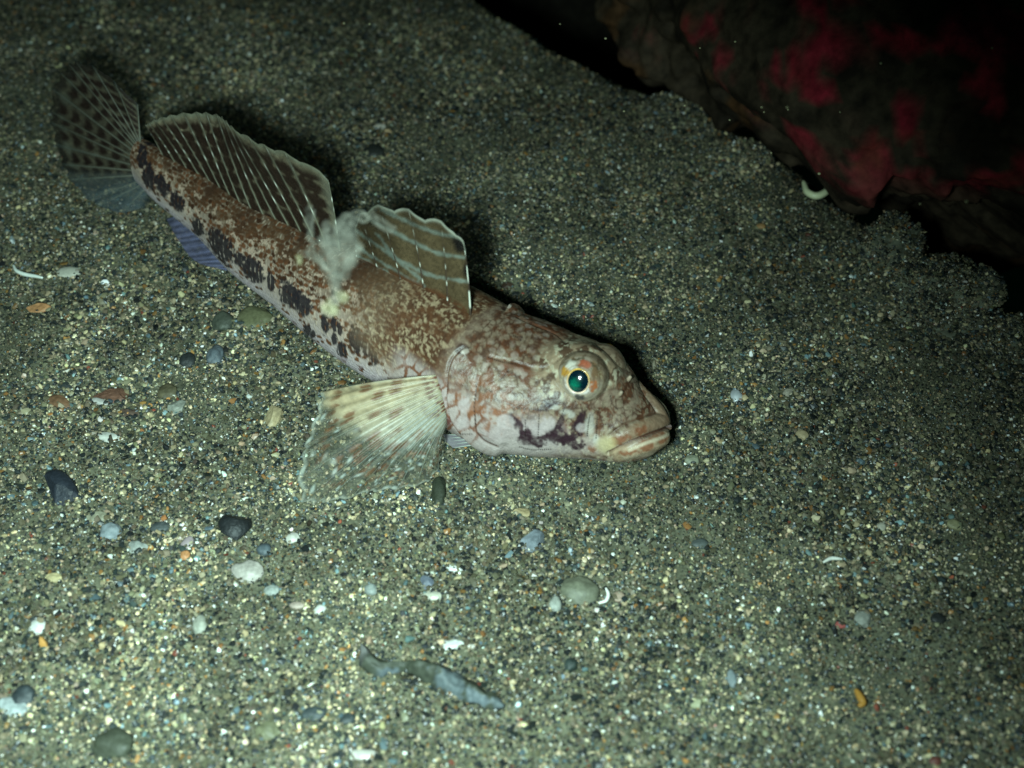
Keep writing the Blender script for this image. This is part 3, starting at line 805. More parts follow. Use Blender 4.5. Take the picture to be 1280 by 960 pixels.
# first dorsal
bs = np.linspace(s_at_x(588), s_at_x(446), 10)
TIP1 = [(587, 306), (584, 290), (575, 276), (555, 265), (530, 256), (511, 251), (491, 249), (467, 254), (452, 264), (444, 276), (441, 296)]
tp = np.array([median_point(x, y, 2.5, 8) for x, y in TIP1])
D1S = [[(478, 262), (505, 275), (535, 287), (560, 294), (586, 296)], [(442, 286), (470, 305), (500, 325), (540, 344), (586, 352)], [(455, 272), (480, 283), (520, 304), (555, 318), (587, 322)], [(440, 303), (465, 320), (490, 335), (515, 350), (530, 358)],
       [(470, 292), (478, 300), (490, 318), (505, 332), (525, 347)], [(445, 318), (470, 332), (490, 345)]]
def paint_d1(u, v, q):
    nz = fbm(q / 7, 3, 510); nf = fbm(q / 2.2, 3, 511)
    c = np.tile([.115, .080, .042], (len(u), 1)) * (.55 + .9 * nf[:, None]); a = np.full(len(u), .92)
    for p in D1S:
        d, _, _ = seg_dist(q, smooth_poly(p, 24)); m = (1 - sstep(.3, 3.6, d + 4 * (nz - .5))) * .75 * (.5 + nf)
        c = c * (1 - m[:, None]) + np.array([.25, .29, .25]) * m[:, None]
    dk = sstep(15, 6, np.hypot(q[:, 0] - 577, (q[:, 1] - 304) * .8) + 6 * (nz - .5)) + sstep(9, 3, np.hypot(q[:, 0] - 585, (q[:, 1] - 337) * .6))
    dk = np.clip(dk, 0, 1); c = c * (1 - dk[:, None]) + np.array([.012, .01, .01]) * dk[:, None]
    base = sstep(.14, .02, v) * sstep(.45, .6, nz + .1); c = c * (1 - base[:, None]) + np.array([.12, .045, .02]) * base[:, None]
    e = sstep(.95, .985, v); c = c * (1 - e[:, None]) + np.array([.42, .42, .34]) * e[:, None]
    a = np.where(v > .8, .74, a)
    return np.c_[c, a]
def ray_d1(u, v, q):
    fr = (v * 5 + u * 3.1) % 1; wht = sstep(.66, .8, fr)
    if u[0] < .03: wht = sstep(.3, .45, (v * 2.6) % 1)
    c = np.array([.055, .035, .025]) * (1 - wht[:, None]) + np.array([.68, .68, .58]) * wht[:, None]
    return np.c_[c, np.full(len(v), .95)]
fin('dorsal_fin', dorsal_pt(bs), tp, 145, 50, paint_d1, 6, 'front spiny dorsal fin with pale wavy stripes', bow=LB(.16, .5), ray_paint=ray_d1, wav=.02, edge=.07, ray_r=.018)

# tail fin
cb = [np.r_[plan(LEN - .05), z] for z in np.linspace(1.36, .44, 8)]
TIPC = [(172, 130), (150, 108), (125, 86), (100, 76), (80, 84), (67, 104), (62, 132), (65, 165), (75, 200), (92, 232), (120, 256), (150, 266), (172, 263), (186, 253)]
tp = np.array([median_point(x, y, LEN, LEN + 3.2, .05) for x, y in TIPC])
def paint_c(u, v, q):
    nz = fbm(q / 6, 3, 520)
    ri = u * 15; fi = np.abs((ri % 1) - .5) * 2; cell = np.floor(ri)
    rowv = v * 7 + .5 * (cell % 2) + .3 * hsh(cell, cell * 0 + 3); fr = np.abs((rowv % 1) - .5) * 2
    low = sstep(.66, .82, u)
    c = np.tile([.125, .105, .072], (len(u), 1)) * (.7 + .6 * nz[:, None]); a = np.full(len(u), .62) - .22 * low
    sp_ = sstep(.92, .5, np.hypot(fi * .9, fr) + .3 * (nz - .5)) * (1 - low) * sstep(.12, .25, v)
    c = c * (1 - sp_[:, None]) + np.array([.022, .012, .010]) * sp_[:, None]; a = a + .3 * sp_
    e = sstep(.9, .95, v) * (1 - low); c = c * (1 - e[:, None]) + np.array([.03, .025, .02]) * e[:, None]
    ln = sstep(.80, .86, v + .1 * (nz - .5)) * sstep(.93, .88, v) * (1 - low) * .35 * sstep(.3, .7, fi); c = c * (1 - ln[:, None]) + np.array([.24, .26, .2]) * ln[:, None]
    c = c * (1 - low[:, None]) + np.array([.085, .115, .135]) * low[:, None]
    r = sstep(.78, 1, fi) * .5; c = c * (1 - r[:, None]) + np.array([.10, .14, .135]) * r[:, None]
    bd = sstep(.16, .04, v) * sstep(.35, .6, nz + .15); c = c * (1 - bd[:, None]) + np.array([.018, .016, .035]) * bd[:, None]
    return np.c_[c, a]
def ray_c(u, v, q): return np.c_[np.tile([.20, .20, .16], (len(v), 1)), np.where(u > .75, .5, .8)]
fin('tail_fin', cb, tp, 151, 50, paint_c, 16, 'spread spotted tail fin standing upright', ray_paint=ray_c, wav=.012, ray_r=.015, edge=.05)

# anal fin, bluish, folded on the sand
bs = np.linspace(7.4 * K, 9.5 * K, 10)
ab = np.c_[plan(bs), pchip(TS, TB, bs) + .05]
tp = np.array([unp(x, y, .06) for x, y in [(283, 338), (270, 335), (254, 331), (240, 323), (228, 308), (218, 292), (208, 274)]])
def paint_a(u, v, q):
    nz = fbm(q / 5, 3, 530)
    return np.c_[np.tile([.12, .12, .20], (len(u), 1)) * (.6 + .8 * nz[:, None]), np.full(len(u), .72)]
def ray_a(u, v, q): return np.c_[np.tile([.16, .17, .30], (len(v), 1)), np.full(len(v), .85)]
fin('anal_fin', ab, tp, 91, 24, paint_a, 12, 'bluish violet fin under the tail', ray_paint=ray_a, wav=.01)

# pectoral fins
def surf(px, py):
    n_ = BD[:, :H + 1].reshape(-1, 3); d = np.hypot(*(PX - np.array([px, py])).T)
    k = np.argsort(d)[:40]; dist = (n_[k] - CAM) @ FW
    return n_[k[np.argmin(dist)]]
pb = np.array([surf(x, y) for x, y in [(541, 470), (546, 481), (550, 493), (553, 506), (556, 520), (558, 534)]])
TIPP = [(400, 491, 1.0), (398, 505, .95), (390, 530, .80), (378, 565, .55), (372, 600, .32), (378, 630, .10), (420, 627, .07), (465, 616, .07), (505, 611, .08), (534, 603, .12), (549, 580, .18), (556, 548, .25)]
tp = np.array([unp(*a) for a in TIPP])
CREAM = np.array([(398, 488), (470, 474), (545, 462), (562, 500), (556, 532), (540, 545), (505, 558), (478, 556), (452, 540), (425, 526), (410, 508)], float)
def in_poly(P, poly):
    x, y = P[:, 0], P[:, 1]; ins = np.zeros(len(P), bool); j = len(poly) - 1
    for i in range(len(poly)):
        xi, yi = poly[i]; xj, yj = poly[j]
        c = ((yi > y) != (yj > y)) & (x < (xj - xi) * (y - yi) / (yj - yi + 1e-12) + xi); ins ^= c; j = i
    return ins
def sd_poly(P, poly):
    d, _, _ = seg_dist(P, np.vstack([poly, poly[:1]])); return np.where(in_poly(P, poly), -d, d)
NRAY = 18
def paint_p(u, v, q):
    nz = fbm(q / 8, 3, 540); nf = fbm(q / 3, 3, 541)
    ri = u * (NRAY - 1); fi = np.abs((ri % 1) - .5) * 2; cell = np.floor(ri)
    cream = sstep(12, -9, sd_poly(q, CREAM) + 22 * (nz - .5))
    up = sstep(.55, .0, u)
    cc = np.array([.40, .31, .185]) * up[:, None] + np.array([.29, .29, .245]) * (1 - up[:, None])
    cc = cc * (.8 + .4 * nf[:, None])
    lower = np.array([.15, .15, .11]) * (.7 + .6 * nf[:, None]); c = lower * (1 - cream[:, None]) + cc * cream[:, None]
    a = .28 + .58 * cream
    a = a * (1 - .35 * sstep(.72, .9, u) * sstep(.25, .5, v))
    # brown dashes along the rays
    rowv = v * 7.5 + .45 * hsh(cell, cell * 0 + 1); fr = np.abs((rowv % 1) - .5) * 2
    dash = sstep(.95, .6, np.hypot(np.abs(fi - .45) * 2.2, fr * 1.0) + .5 * (nf - .5)) * sstep(.12, .25, v) * sstep(.95, .8, v) * sstep(.45, .55, hsh(cell, np.floor(rowv)) + .3 * (nz - .5))
    c = c * (1 - dash[:, None] * .85) + np.array([.15, .06, .025]) * dash[:, None] * .85; a = np.maximum(a, .6 * dash)
    # pale dashes in the clear part
    wh = sstep(.9, .65, fi) * 0 + sstep(.72, .8, hsh(np.floor(ri * 2), np.floor(v * 18))) * sstep(.9, .5, np.abs(((v * 18) % 1) - .5) * 2) * sstep(.9, .5, np.abs(((ri * 2) % 1) - .5) * 2) * (1 - cream)
    c = c * (1 - wh[:, None] * .8) + np.array([.42, .46, .42]) * wh[:, None] * .8; a = np.maximum(a, .65 * wh)
    bs_ = sstep(.18, .04, v) * sstep(.5, .62, nz + .08); c = c * (1 - bs_[:, None]) + np.array([.13, .05, .03]) * bs_[:, None]
    sp_ = sstep(.1, .0, v); a = np.maximum(a, sp_)
    rim = sstep(.955, .985, v); c = c * (1 - .6 * rim[:, None]) + np.array([.40, .42, .36]) * .6 * rim[:, None]; a = np.maximum(a, .5 * rim)
    return np.c_[c, a]
def ray_p(u, v, q):
    cream = sstep(7, -7, sd_poly(q, CREAM))
    c = np.array([.38, .33, .22]) * cream[:, None] + np.array([.26, .275, .23]) * (1 - cream[:, None])
    k = np.round(u * 17); dk = sstep(.5, .6, hsh(k, np.floor(v * 8))) * sstep(.1, .2, v)
    c = c * (1 - .55 * dk[:, None]) + np.array([.17, .07, .03]) * .55 * dk[:, None]
    return np.c_[c, .35 + .5 * cream]
class Bow: pass
bw = Bow(); bw.vec = lambda u, v: (np.sin(np.pi * v) * .12 * np.ones_like(u))[..., None] * np.array([-.3, -.5, .8])
fin('pectoral_fin', pb, tp, 205, 54, paint_p, NRAY, 'fanned cream and brown pectoral fin, clear towards its tip', bow=bw, ray_paint=ray_p, wav=.018, ray_r=.014, edge=.035)
# the far pectoral, folded along the hidden flank
k0 = np.searchsorted(ss, 2.95 * K)
fb = BD[k0, [NT - 62, NT - 72, NT - 82, NT - 92, NT - 100]]
sfar = np.array([4.6, 4.7, 4.6, 4.3, 3.9]) * K; lf = -np.stack([np.interp(sfar, ss, LAT[:, 0]), np.interp(sfar, ss, LAT[:, 1])], 1)
ft = np.c_[plan(sfar) + lf * np.array([1.02, 1.2, 1.3, 1.35, 1.3])[:, None], [.85, .6, .35, .15, .06]]
fin('pectoral_fin', fb, ft, 80, 24, lambda u, v, q: np.c_[np.tile([.4, .36, .25], (len(u), 1)) * (.6 + .6 * fbm(np.c_[u * 9, v * 5], 2, 3)[:, None]), np.full(len(u), .7)], 12, 'far pectoral fin folded along the hidden flank')
# pelvic fin, its grey edge seen under the throat
pb_ = np.array([unp(x, y, .12) for x, y in [(592, 556), (585, 550), (575, 544)]])
pt_ = np.array([unp(x, y, .05) for x, y in [(566, 560), (558, 552), (553, 543)]])
fin('pelvic_fin', pb_, pt_, 40, 16, lambda u, v, q: np.c_[np.tile([.22, .20, .22], (len(u), 1)), np.full(len(u), .8)], 5)

# ------------------------------------------------------------------ mucus tuft drifting over the fish's flank
def tuft():
    parts = []; cols = []
    def strand(pts, r0, r1, colr, al, z0=1.75, n=40, fuzz=.06):
        p = smooth_poly(np.array([unp(x, y, z) for x, y, z in pts]), n)
        p = p + (np.stack([fbm(np.c_[np.linspace(0, 5, n), np.full(n, q * 9.1 + r0 * 50)], 3, 600 + q) for q in range(3)], 1) - .5) * fuzz * 4
        rr = np.linspace(r0, r1, n) * (.55 + .9 * fbm(np.c_[np.linspace(0, 9, n), np.full(n, r0 * 99)], 3, 610))
        V, F = tube(p, rr, 8); parts.append((V, F)); cols.append(np.tile([*colr, al], (len(V), 1)))
    def lump(x, y, z, r, colr, al, sd):
        V, F = ico(4); k = (fbm(V * 1.3 + sd, 2, sd) - .5) * 1.2
        P = unp(x, y, z) + (V * r * (1 + k)[:, None]); parts.append((P, [F])); cols.append(np.tile([*colr, al], (len(P), 1)))
    pale, yel = (.31, .30, .25), (.36, .34, .20)
    zz = 4.6
    for pts, r0, r1, al in [([(490, 286), (470, 270), (452, 266), (436, 276), (426, 292)], .035, .07, .22), ([(388, 262), (386, 285), (389, 312), (406, 332), (423, 345)], .04, .05, .20),
                            ([(432, 286), (438, 312), (430, 335), (424, 360), (421, 385)], .10, .06, .20), ([(412, 282), (408, 305), (417, 325), (424, 350)], .06, .05, .16), ([(440, 280), (425, 290), (412, 300), (420, 318)], .07, .05, .14)]:
        for q in range(3):
            strand([(x + rng.normal(0, 2.5), y + rng.normal(0, 2.5), zz + rng.normal(0, .08)) for x, y in pts], r0 * (.85 - .25 * q), r1 * (.85 - .25 * q), pale, al * .6, fuzz=.06)
    for x, y, r, c_, a_ in [(431, 318, .15, pale, .16), (426, 304, .17, pale, .13), (416, 322, .14, pale, .10), (434, 296, .12, pale, .14), (406, 331, .08, pale, .14), (420, 384, .10, yel, .34), (426, 372, .09, yel, .30), (413, 388, .07, yel, .34), (423, 352, .08, pale, .2),
                            (374, 326, .05, yel, .4), (412, 345, .07, pale, .12), (420, 310, .2, pale, .10), (424, 330, .15, pale, .10), (424, 288, .12, pale, .10), (405, 300, .12, pale, .07), (400, 318, .1, pale, .07)]:
        for q in range(2): lump(x + rng.normal(0, 3), y + rng.normal(0, 3), zz + rng.normal(0, .05), r * (.8 - .3 * q), c_, a_ * .5, int(x + y) + q)
    V, F = merge(parts); o = new_mesh('mucus_tuft', V, F, M_SLIME, col=np.concatenate(cols))
    tag(o, 'blurred whitish slimy tuft drifting before the back of the fish between its dorsal fins', 'debris')
tuft()

# ------------------------------------------------------------------ single pebbles, shells and scraps lying on the sand
def lay_on(px, py):
    p = unp(px, py, 0.0); z = ground_h(np.array([p[0]]), np.array([p[1]]))[0]
    p = unp(px, py, z); return np.array([p[0], p[1], z])
def item(name, px, py, rx, ry, ang, colr, label, cat, kind='round', flat=.55, mat=None, group=None, c2=None):
    c = lay_on(px, py); s = cmpx(px, py); sd = int(px * 7 + py * 3)
    V, F = ico(3 if max(rx, ry) < 12 else 4)
    ry_w = ry * 1.18                                       # ground foreshortening
    if kind == 'round':
        P = V * (1 + (fbm(V * 1.1 + sd, 3, sd) - .5) * .7)[:, None]
        P *= np.array([rx * s, ry_w * s, min(rx, ry) * s * flat])
    elif kind == 'angular':
        r = random.Random(sd); P = V.copy()
        for _ in range(9):
            n = np.array([r.gauss(0, 1), r.gauss(0, 1), r.gauss(0, .7)]); n /= np.linalg.norm(n); dcut = r.uniform(.5, .78)
            e = P @ n - dcut; P = P - np.clip(e, 0, None)[:, None] * n
        P *= 1.3; P *= np.array([rx * s, ry_w * s, min(rx, ry) * s * flat])
        P += V * ((fbm(V * 5 + sd, 2, sd) - .5) * .07 * rx * s)[:, None]
    else:                                                  # shell: a shallow cupped flake
        P = V.copy(); P[:, :2] *= (1 + (fbm(V[:, :2] * 1.3 + sd, 2, sd)[:, None] - .5) * .7)
        dome = 1 - .8 * (P[:, 0] ** 2 + P[:, 1] ** 2)
        P[:, 2] = P[:, 2] * .16 + dome * .45
        P[:, 2] += .025 * np.sin(P[:, 0] * 16 + P[:, 1] * 5)
        P *= np.array([rx * s, ry_w * s, min(rx, ry) * s * 1.0])
    a = math.radians(-ang); R2 = np.array([[math.cos(a), -math.sin(a)], [math.sin(a), math.cos(a)]])
    P[:, :2] = P[:, :2] @ R2.T
    tilt = np.array([[1, 0, 0], [0, math.cos(.22), -math.sin(.22)], [0, math.sin(.22), math.cos(.22)]])
    P = P @ tilt.T
    nn = fbm(V * 2.6 + sd, 4, sd + 1); colr = np.asarray(colr); colr = colr.mean() * .25 + colr * .75; colr = colr * (.58 if colr.mean() > .3 else .85)
    base = np.tile(colr, (len(P), 1)) * (.55 + .9 * nn[:, None])
    if c2 is not None:
        m = sstep(.5, .6, fbm(V * 1.7 + sd + 5, 3, sd + 2))[:, None]; base = base * (1 - m) + np.array(c2) * m
    lift = {'round': -.05, 'angular': -.02, 'shell': -.12}[kind] * min(rx, ry) * s + .01
    o = new_mesh(name, P, F, mat or (M_SHELL if kind == 'shell' else M_STONE), col=np.clip(base, .006, .85), smooth=kind != 'angular')
    o.location = c + np.array([0, 0, lift])
    return tag(o, label, cat, group)
GP, GS = 'pebbles lying on the sand', 'shell fragments lying on the sand'
BLK, NAVY, OLV, BGR, CRM, WHT, OCH, ORG, RBR, DGR = (.012, .015, .017), (.016, .022, .034), (.135, .14, .085), (.13, .17, .20), (.52, .47, .38), (.72, .72, .66), (.36, .27, .12), (.46, .19, .04), (.15, .06, .03), (.035, .045, .038)
for a in [
    ('pebble', 293, 660, 17, 16, 0, BLK, 'round black pebble below the end of the pectoral fin', 'pebble', 'angular', .8),
    ('pebble', 76, 615, 15, 23, -35, NAVY, 'long blue black pebble near the left edge of the picture', 'pebble', 'angular', .7),
    ('pebble', 725, 741, 25, 17, 5, OLV, 'broad smooth olive pebble in front of the fish', 'pebble', 'round', .6),
    ('pebble', 694, 756, 8, 9, 0, (.30, .32, .27), 'small pale grey pebble touching the broad olive pebble', 'pebble', 'round', .7),
    ('pebble', 666, 678, 14, 12, 20, (.14, .17, .20), 'triangular slate blue pebble below the head', 'pebble', 'angular', .5),
    ('pebble', 310, 715, 20, 12, 15, (.50, .45, .38), 'pinkish cream pebble below the round black pebble', 'pebble', 'round', .6),
    ('pebble', 138, 665, 15, 12, 10, (.18, .22, .24), 'rounded blue grey pebble right of the blue black pebble', 'pebble', 'round', .7),
    ('pebble', 172, 684, 12, 7, 5, (.24, .26, .23), 'flat grey pebble below the rounded blue grey pebble', 'pebble', 'round', .6),
    ('pebble', 548, 617, 10, 18, 0, (.03, .037, .02), 'dark green upright pebble at the edge of the pectoral fin', 'pebble', 'round', .8),
    ('pebble', 316, 399, 24, 15, -5, (.115, .115, .045), 'olive pebble tucked against the belly of the fish', 'pebble', 'round', .6),
    ('pebble', 279, 402, 14, 12, 0, (.05, .06, .04), 'dark green pebble left of the olive pebble by the belly', 'pebble', 'round', .6),
    ('pebble', 270, 445, 12, 12, 0, (.085, .11, .13), 'round grey blue pebble left of the pectoral fin', 'pebble', 'round', .7),
    ('pebble', 234, 452, 11, 10, 0, (.022, .027, .027), 'dark pebble beside the round grey blue pebble', 'pebble', 'round', .7),
    ('pebble', 341, 522, 12, 12, 30, OCH, 'ochre pebble just left of the pectoral fin', 'pebble', 'angular', .6),
    ('pebble', 222, 510, 10, 10, 40, (.38, .40, .32), 'pale grey chip left of the ochre pebble', 'pebble', 'angular', .5),
    ('pebble', 210, 491, 14, 10, -15, (.095, .08, .035), 'olive brown pebble above the pale grey chip', 'pebble', 'round', .5),
    ('pebble', 140, 495, 22, 9, -3, RBR, 'long flat red brown pebble on the left', 'pebble', 'angular', .5),
    ('pebble', 74, 503, 15, 8, 20, (.19, .085, .03), 'rusty brown pebble left of the long red brown pebble', 'pebble', 'round', .5),
    ('pebble', 160, 517, 14, 6, 10, (.10, .06, .04), 'dull brown pebble below the long red brown pebble', 'pebble', 'round', .5),
    ('pebble', 47, 385, 13, 6, -5, ORG, 'flat orange chip below the shell fragments at upper left', 'pebble', 'angular', .5),
    ('pebble', 232, 695, 7, 6, 0, (.50, .19, .03), 'bright orange bead of stone left of the round black pebble', 'pebble', 'round', .8),
    ('pebble', 331, 687, 9, 8, 0, (.06, .085, .10), 'small slate pebble right of the round black pebble', 'pebble', 'round', .7),
    ('pebble', 200, 660, 12, 7, -10, (.05, .062, .062), 'thin dark grey pebble left of the round black pebble', 'pebble', 'round', .6),
    ('pebble', 144, 932, 26, 18, 10, (.05, .058, .034), 'large dark olive pebble at the lower left edge', 'pebble', 'round', .7),
    ('pebble', 30, 872, 16, 14, 20, (.03, .042, .047), 'dark blurred pebble in the lower left corner', 'pebble', 'round', .7),
    ('pebble', 335, 915, 15, 11, 0, (.13, .13, .06), 'olive tan pebble near the bottom left of the leaf', 'pebble', 'round', .6),
    ('pebble', 393, 893, 15, 8, 5, (.028, .042, .045), 'dark flat pebble below the left end of the dead leaf', 'pebble', 'round', .5),
    ('pebble', 434, 900, 11, 7, -15, (.024, .036, .038), 'smaller dark pebble right of the dark flat pebble', 'pebble', 'round', .5),
    ('pebble', 715, 832, 9, 9, 0, (.02, .035, .03), 'little blackish green pebble right of the dead leaf', 'pebble', 'angular', .7),
    ('pebble', 1080, 777, 10, 9, 0, (.34, .35, .29), 'pale grey pebble at the lower right', 'pebble', 'angular', .6),
    ('pebble', 1049, 783, 6, 4, 0, (.40, .06, .045), 'tiny red chip beside the pale grey pebble at lower right', 'pebble', 'angular', .6),
    ('pebble', 1193, 657, 10, 6, 25, (.40, .37, .16), 'yellowish oval pebble at the right', 'pebble', 'round', .7),
    ('pebble', 1102, 659, 6, 5, 20, (.66, .62, .46), 'small cream pebble left of the yellowish oval pebble', 'pebble', 'round', .7),
    ('pebble', 915, 850, 6, 10, 0, (.15, .19, .20), 'upright grey pebble at the bottom right of the middle', 'pebble', 'round', .6),
    ('pebble', 1169, 952, 8, 6, 0, (.15, .035, .02), 'dark red pebble on the bottom edge at the right', 'pebble', 'round', .7),
    ('pebble', 653, 642, 10, 5, 5, (.48, .35, .14), 'flat golden chip above the slate blue pebble', 'pebble', 'angular', .6),
    ('pebble', 774, 747, 8, 6, 10, (.34, .23, .15), 'tan pebble at the right of the broad olive pebble', 'pebble', 'round', .6),
    ('pebble', 372, 757, 10, 5, 5, (.33, .25, .19), 'flat pinkish tan pebble between dead leaf and pectoral fin', 'pebble', 'round', .5),
    ('pebble', 340, 738, 9, 6, 0, (.24, .27, .24), 'grey green pebble left of the flat pinkish tan pebble', 'pebble', 'round', .5),
    ('pebble', 464, 737, 9, 7, 0, (.20, .23, .21), 'dull grey pebble above the dead leaf', 'pebble', 'round', .6),
    ('pebble', 534, 728, 8, 7, 30, (.09, .11, .15), 'bluish angular chip above the flat cream shell', 'pebble', 'angular', .5),
    ('pebble', 632, 359, 8, 5, -20, (.09, .045, .025), 'brown bit behind the front dorsal fin', 'pebble', 'angular', .7),
    ('pebble', 466, 190, 13, 9, 10, (.022, .024, .02), 'blackish lump standing in for a shadowed hollow in the far sand above the fish', 'pebble', 'round', .6),  # near-black lump takes the place of shade in a sand hollow
    ('pebble', 951, 283, 6, 4, 0, (.42, .20, .04), 'orange pebble on the dim sand below the reef rock', 'pebble', 'round', .7),
    ('pebble', 866, 575, 9, 6, 0, (.23, .24, .15), 'olive grey pebble on the sand just past the snout', 'pebble', 'round', .6),
    ('pebble', 1003, 545, 7, 6, 0, (.40, .30, .14), 'tan pebble on the sand right of the snout', 'pebble', 'angular', .6),
    ('pebble', 875, 680, 11, 6, -10, (.06, .075, .07), 'dark slate pebble lower right of the head', 'pebble', 'round', .5),
    ('pebble', 1172, 775, 9, 7, 0, (.018, .02, .02), 'black pebble at the right below the yellowish oval', 'pebble', 'round', .7),
    ('pebble', 250, 783, 11, 11, 0, (.42, .43, .33), 'pale blurred pebble on the lower left sand', 'pebble', 'round', .7),
    ('pebble', 18, 884, 20, 11, 20, (.45, .52, .52), 'light blue grey pebble under the dark corner pebble', 'pebble', 'round', .6),
    ('pebble', 985, 490, 8, 5, 5, (.48, .42, .30), 'beige chip on the sand right of the eye', 'pebble', 'angular', .6),
    ('pebble', 68, 723, 13, 5, 8, (.40, .32, .13), 'thin yellow tan chip on the left sand', 'pebble', 'round', .5),
    ('pebble', 120, 648, 14, 7, -5, (.22, .21, .13), 'olive tan pebble above the rounded blue grey pebble', 'pebble', 'round', .5),
    ('shell_fragment', 88, 341, 16, 8, 5, (.66, .64, .50), 'cream pointed shell fragment at the upper left', 'shell', 'shell', .5),
    ('shell_fragment', 135, 547, 14, 7, 5, (.72, .72, .62), 'white shell flake below the brown pebbles on the left', 'shell', 'shell', .5),
    ('shell_fragment', 125, 503, 13, 4, 20, (.62, .60, .54), 'white sliver along the long red brown pebble', 'shell', 'shell', .5),
    ('shell_fragment', 234, 679, 7, 8, 30, (.48, .36, .38), 'pinkish shell chip above the bright orange bead', 'shell', 'shell', .5),
    ('shell_fragment', 541, 745, 13, 6, 5, (.58, .56, .42), 'flat cream shell above the middle of the dead leaf', 'shell', 'shell', .5),
    ('shell_fragment', 473, 158, 10, 4, -5, (.70, .62, .50), 'small pale shell sliver on the dim far sand', 'shell', 'shell', .5),
    ('shell_fragment', 567, 806, 13, 6, -15, (.72, .74, .68), 'white shell chip just above the dead leaf', 'shell', 'shell', .5),
    ('shell_fragment', 569, 710, 12, 5, 10, (.70, .72, .66), 'slim white shell sliver below the pectoral fin', 'shell', 'shell', .5),
    ('shell_fragment', 400, 762, 7, 5, -20, (.74, .74, .66), 'bright white chip right of the flat pinkish tan pebble', 'shell', 'shell', .5),
    ('shell_fragment', 366, 673, 9, 6, -20, (.66, .64, .54), 'cream white chip right of the small slate pebble', 'shell', 'shell', .5),
    ('shell_fragment', 47, 784, 11, 9, -20, (.76, .76, .70), 'bright white chip on the lower left sand', 'shell', 'shell', .5),
    ('shell_fragment', 455, 945, 18, 7, 5, (.60, .56, .48), 'pinkish white shell piece on the bottom edge', 'shell', 'shell', .5),
    ('shell_fragment', 837, 138, 6, 5, 20, (.30, .30, .26), 'dim grey chip beside the low sandy stone at the top', 'shell', 'shell', .5),
    ('shell_fragment', 921, 495, 8, 8, 0, (.58, .62, .66), 'bluish white chip on the sand past the eye', 'shell', 'shell', .5),
]:
    nm, px, py, rx, ry, an, colr, lab, cat, kd, fl = a
    item(nm, px, py, rx, ry, an, colr, lab, cat, kd, fl, group=GS if nm == 'shell_fragment' else GP)
def curl(name, pts, rad, colr, label, cat, z=.06, group=None):
    zz = np.zeros(len(pts)); s = cmpx(*pts[0])
    for _ in range(8):
        p = np.array([unp(x, y, q) for (x, y), q in zip(pts, zz)]); zz[:] = .5 * zz + .5 * ground_h(p[:, 0], p[:, 1]).max()
    p = smooth_poly(p, 30); g = zz[0]; p[:, 2] = g + rad * s * .8 + z * .6
    tpr = np.sin(np.linspace(.25, np.pi - .25, 30)) ** .5
    V, F = tube(p, rad * s * tpr, 10); V = V - p.mean(0)
    o = new_mesh(name, V, F, M_SHELL, col=np.tile(colr, (len(V), 1)) * (.85 + .3 * fbm(V * 9, 2, 7)[:, None])); o.location = p.mean(0)
    return tag(o, label, cat, group)
curl('shell_curl', [(1003, 232), (1007, 244), (1019, 250), (1031, 245), (1038, 227)], 4.6, (.80, .82, .52), 'pale yellow curved shell piece at the foot of the reef rock', 'shell')
curl('shell_sliver', [(18, 335), (22, 342), (34, 347), (46, 349), (55, 351)], 2.6, (.62, .66, .60), 'thin curved white sliver at the left edge', 'shell', group=GS)
curl('shell_sliver', [(757, 738), (760, 746), (757, 754), (748, 757)], 2.4, (.70, .70, .64), 'thin white curved sliver beside the broad olive pebble', 'shell', group=GS)
curl('shell_sliver', [(1028, 706), (1040, 701), (1052, 702)], 2.5, (.62, .62, .56), 'thin white curved sliver on the right sand', 'shell', group=GS)
# orange scrap, bottom right
curl('weed_scrap', [(1068, 866), (1073, 874), (1077, 882), (1072, 887)], 5, (.30, .15, .03), 'small orange scrap of weed at the lower right', 'debris')

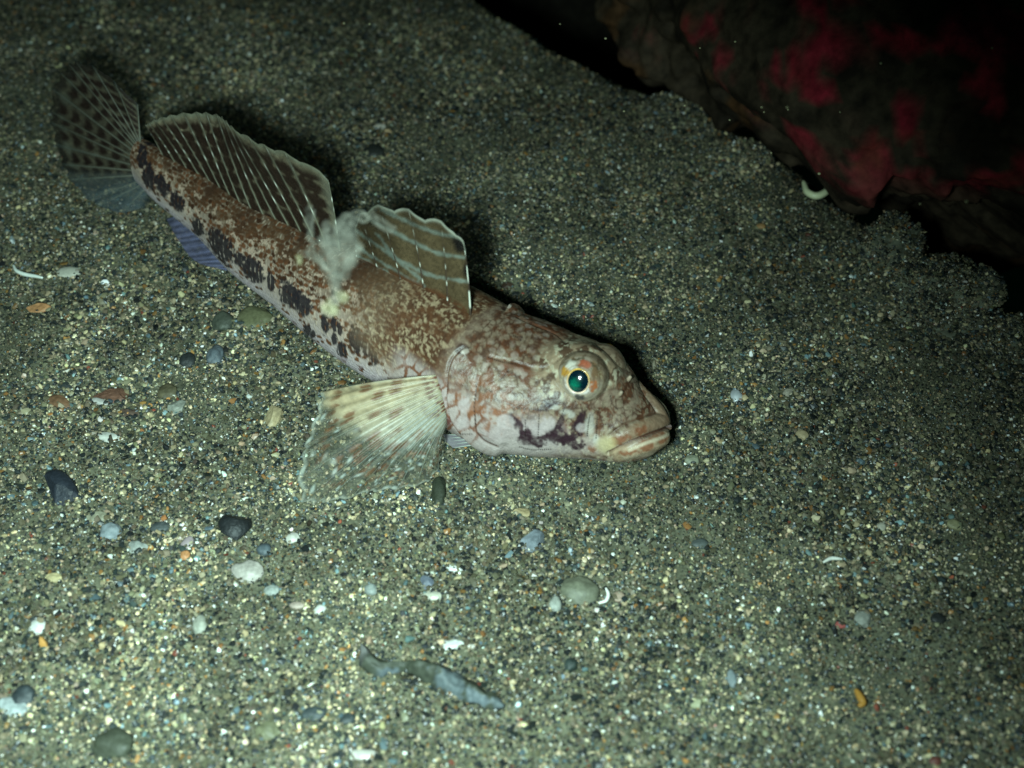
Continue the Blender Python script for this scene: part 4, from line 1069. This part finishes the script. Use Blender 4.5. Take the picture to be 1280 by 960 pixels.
# dead leaf half buried in front
def leaf():
    mid = smooth_poly(np.array([unp(x, y, .0) for x, y in [(452, 812), (464, 826), (478, 832), (505, 831), (530, 836), (556, 848), (580, 860), (604, 873), (630, 887)]]), 90)
    g = ground_h(mid[:, 0], mid[:, 1]); tn = np.gradient(mid[:, :2], axis=0); tn /= np.linalg.norm(tn, axis=1)[:, None]
    sd = np.stack([-tn[:, 1], tn[:, 0]], 1); t = np.linspace(0, 1, 90)
    wd = .115 * np.interp(t, [0, .08, .16, .22, .45, .7, .9, 1], [.35, 1.1, .9, .55, 1.15, 1.3, .9, .2]) * (.5 + 1.1 * fbm(np.c_[t * 22, t * 0], 3, 700))
    q = np.linspace(-1, 1, 17)
    G = np.zeros((90, 17, 3)); G[..., :2] = mid[:, None, :2] + sd[:, None] * (wd[:, None] * q[None])[..., None]
    prof = np.interp(q, [-1, -.55, .1, .6, 1], [-.02, .12, .17, .06, -.05])
    G[..., 2] = g[:, None] + .03 + prof[None] * np.interp(t, [0, .1, .2, .5, .8, 1], [.9, .8, .45, .95, .7, .1])[:, None] + .16 * (fbm(G[..., :2] * 6, 4, 710) - .5)
    n = 90 * 17; V = G.reshape(-1, 3); f = grid_faces(90, 17)
    QQ, TT_ = np.meshgrid(q, t, indexing='xy')
    nz = fbm(V[:, :2] * 6, 4, 720); pale = sstep(-.25, -.5, QQ.ravel() + 1.6 * (nz - .5)) * sstep(.14, .2, TT_.ravel())
    nz3 = fbm(V[:, :2] * 3.2 + 7, 3, 723); pale = np.maximum(pale * sstep(.47, .56, nz3), sstep(.56, .66, TT_.ravel() + .9 * (nz - .5)) * sstep(.46, .56, nz) * .8)
    hd = sstep(.10, .05, TT_.ravel())
    c = np.array([.035, .04, .028]) * (1 - pale[:, None]) + np.array([.085, .105, .115]) * pale[:, None]
    c = c * (1 - hd[:, None]) + np.array([.10, .10, .095]) * hd[:, None]
    bd = np.r_[np.arange(17), np.arange(1, 90) * 17 + 16, 89 * 17 + np.arange(15, -1, -1), np.arange(88, 0, -1) * 17]
    b2 = np.roll(bd, -1)
    V2 = V - np.array([0, 0, .06])
    o = new_mesh('dead_leaf', np.concatenate([V, V2]), [f, f[:, ::-1] + n, np.stack([bd, b2, b2 + n, bd + n], 1)], M_LEAF, col=np.concatenate([c, c]))
    tag(o, 'ragged dark leaf scrap with pale blue edge half buried in the front sand', 'leaf')
leaf()

# specks drifting in the dark water
def specks():
    parts = []
    for x, y, r, dz in [(757, 48, 2.2, 1.5), (919, 52, 2.0, 2), (984, 134, 2.0, 3), (952, 134, 1.8, 2.5), (1101, 79, 2.2, 2.5), (856, 132, 1.8, 1), (780, 139, 1.8, .8), (912, 150, 1.6, 1.5), (1024, 217, 2.4, 1.2), (1208, 252, 2.2, 2.5), (964, 191, 1.6, 1),
                        (1150, 255, 1.4, 2), (430, 29, 1.8, .6), (462, 30, 1.7, .6), (1050, 140, 1.4, 2), (875, 60, 1.5, 2), (700, 30, 1.4, 1), (1240, 60, 1.5, 3), (985, 137, 1.6, 2), (955, 140, 1.5, 2)]:
        V, F = ico(2); p = unp(x, y, 2.0 + dz); s = np.linalg.norm(p - CAM) / FPX
        parts.append((p + V * r * s * .8 * np.array([1, 1, .7]), [F]))
    V, F = merge(parts)
    tag(new_mesh('marine_snow', V, F, M_SHELL, col=np.tile([.45, .42, .24], (len(V), 1))), kind='stuff')
specks()
build_sand()
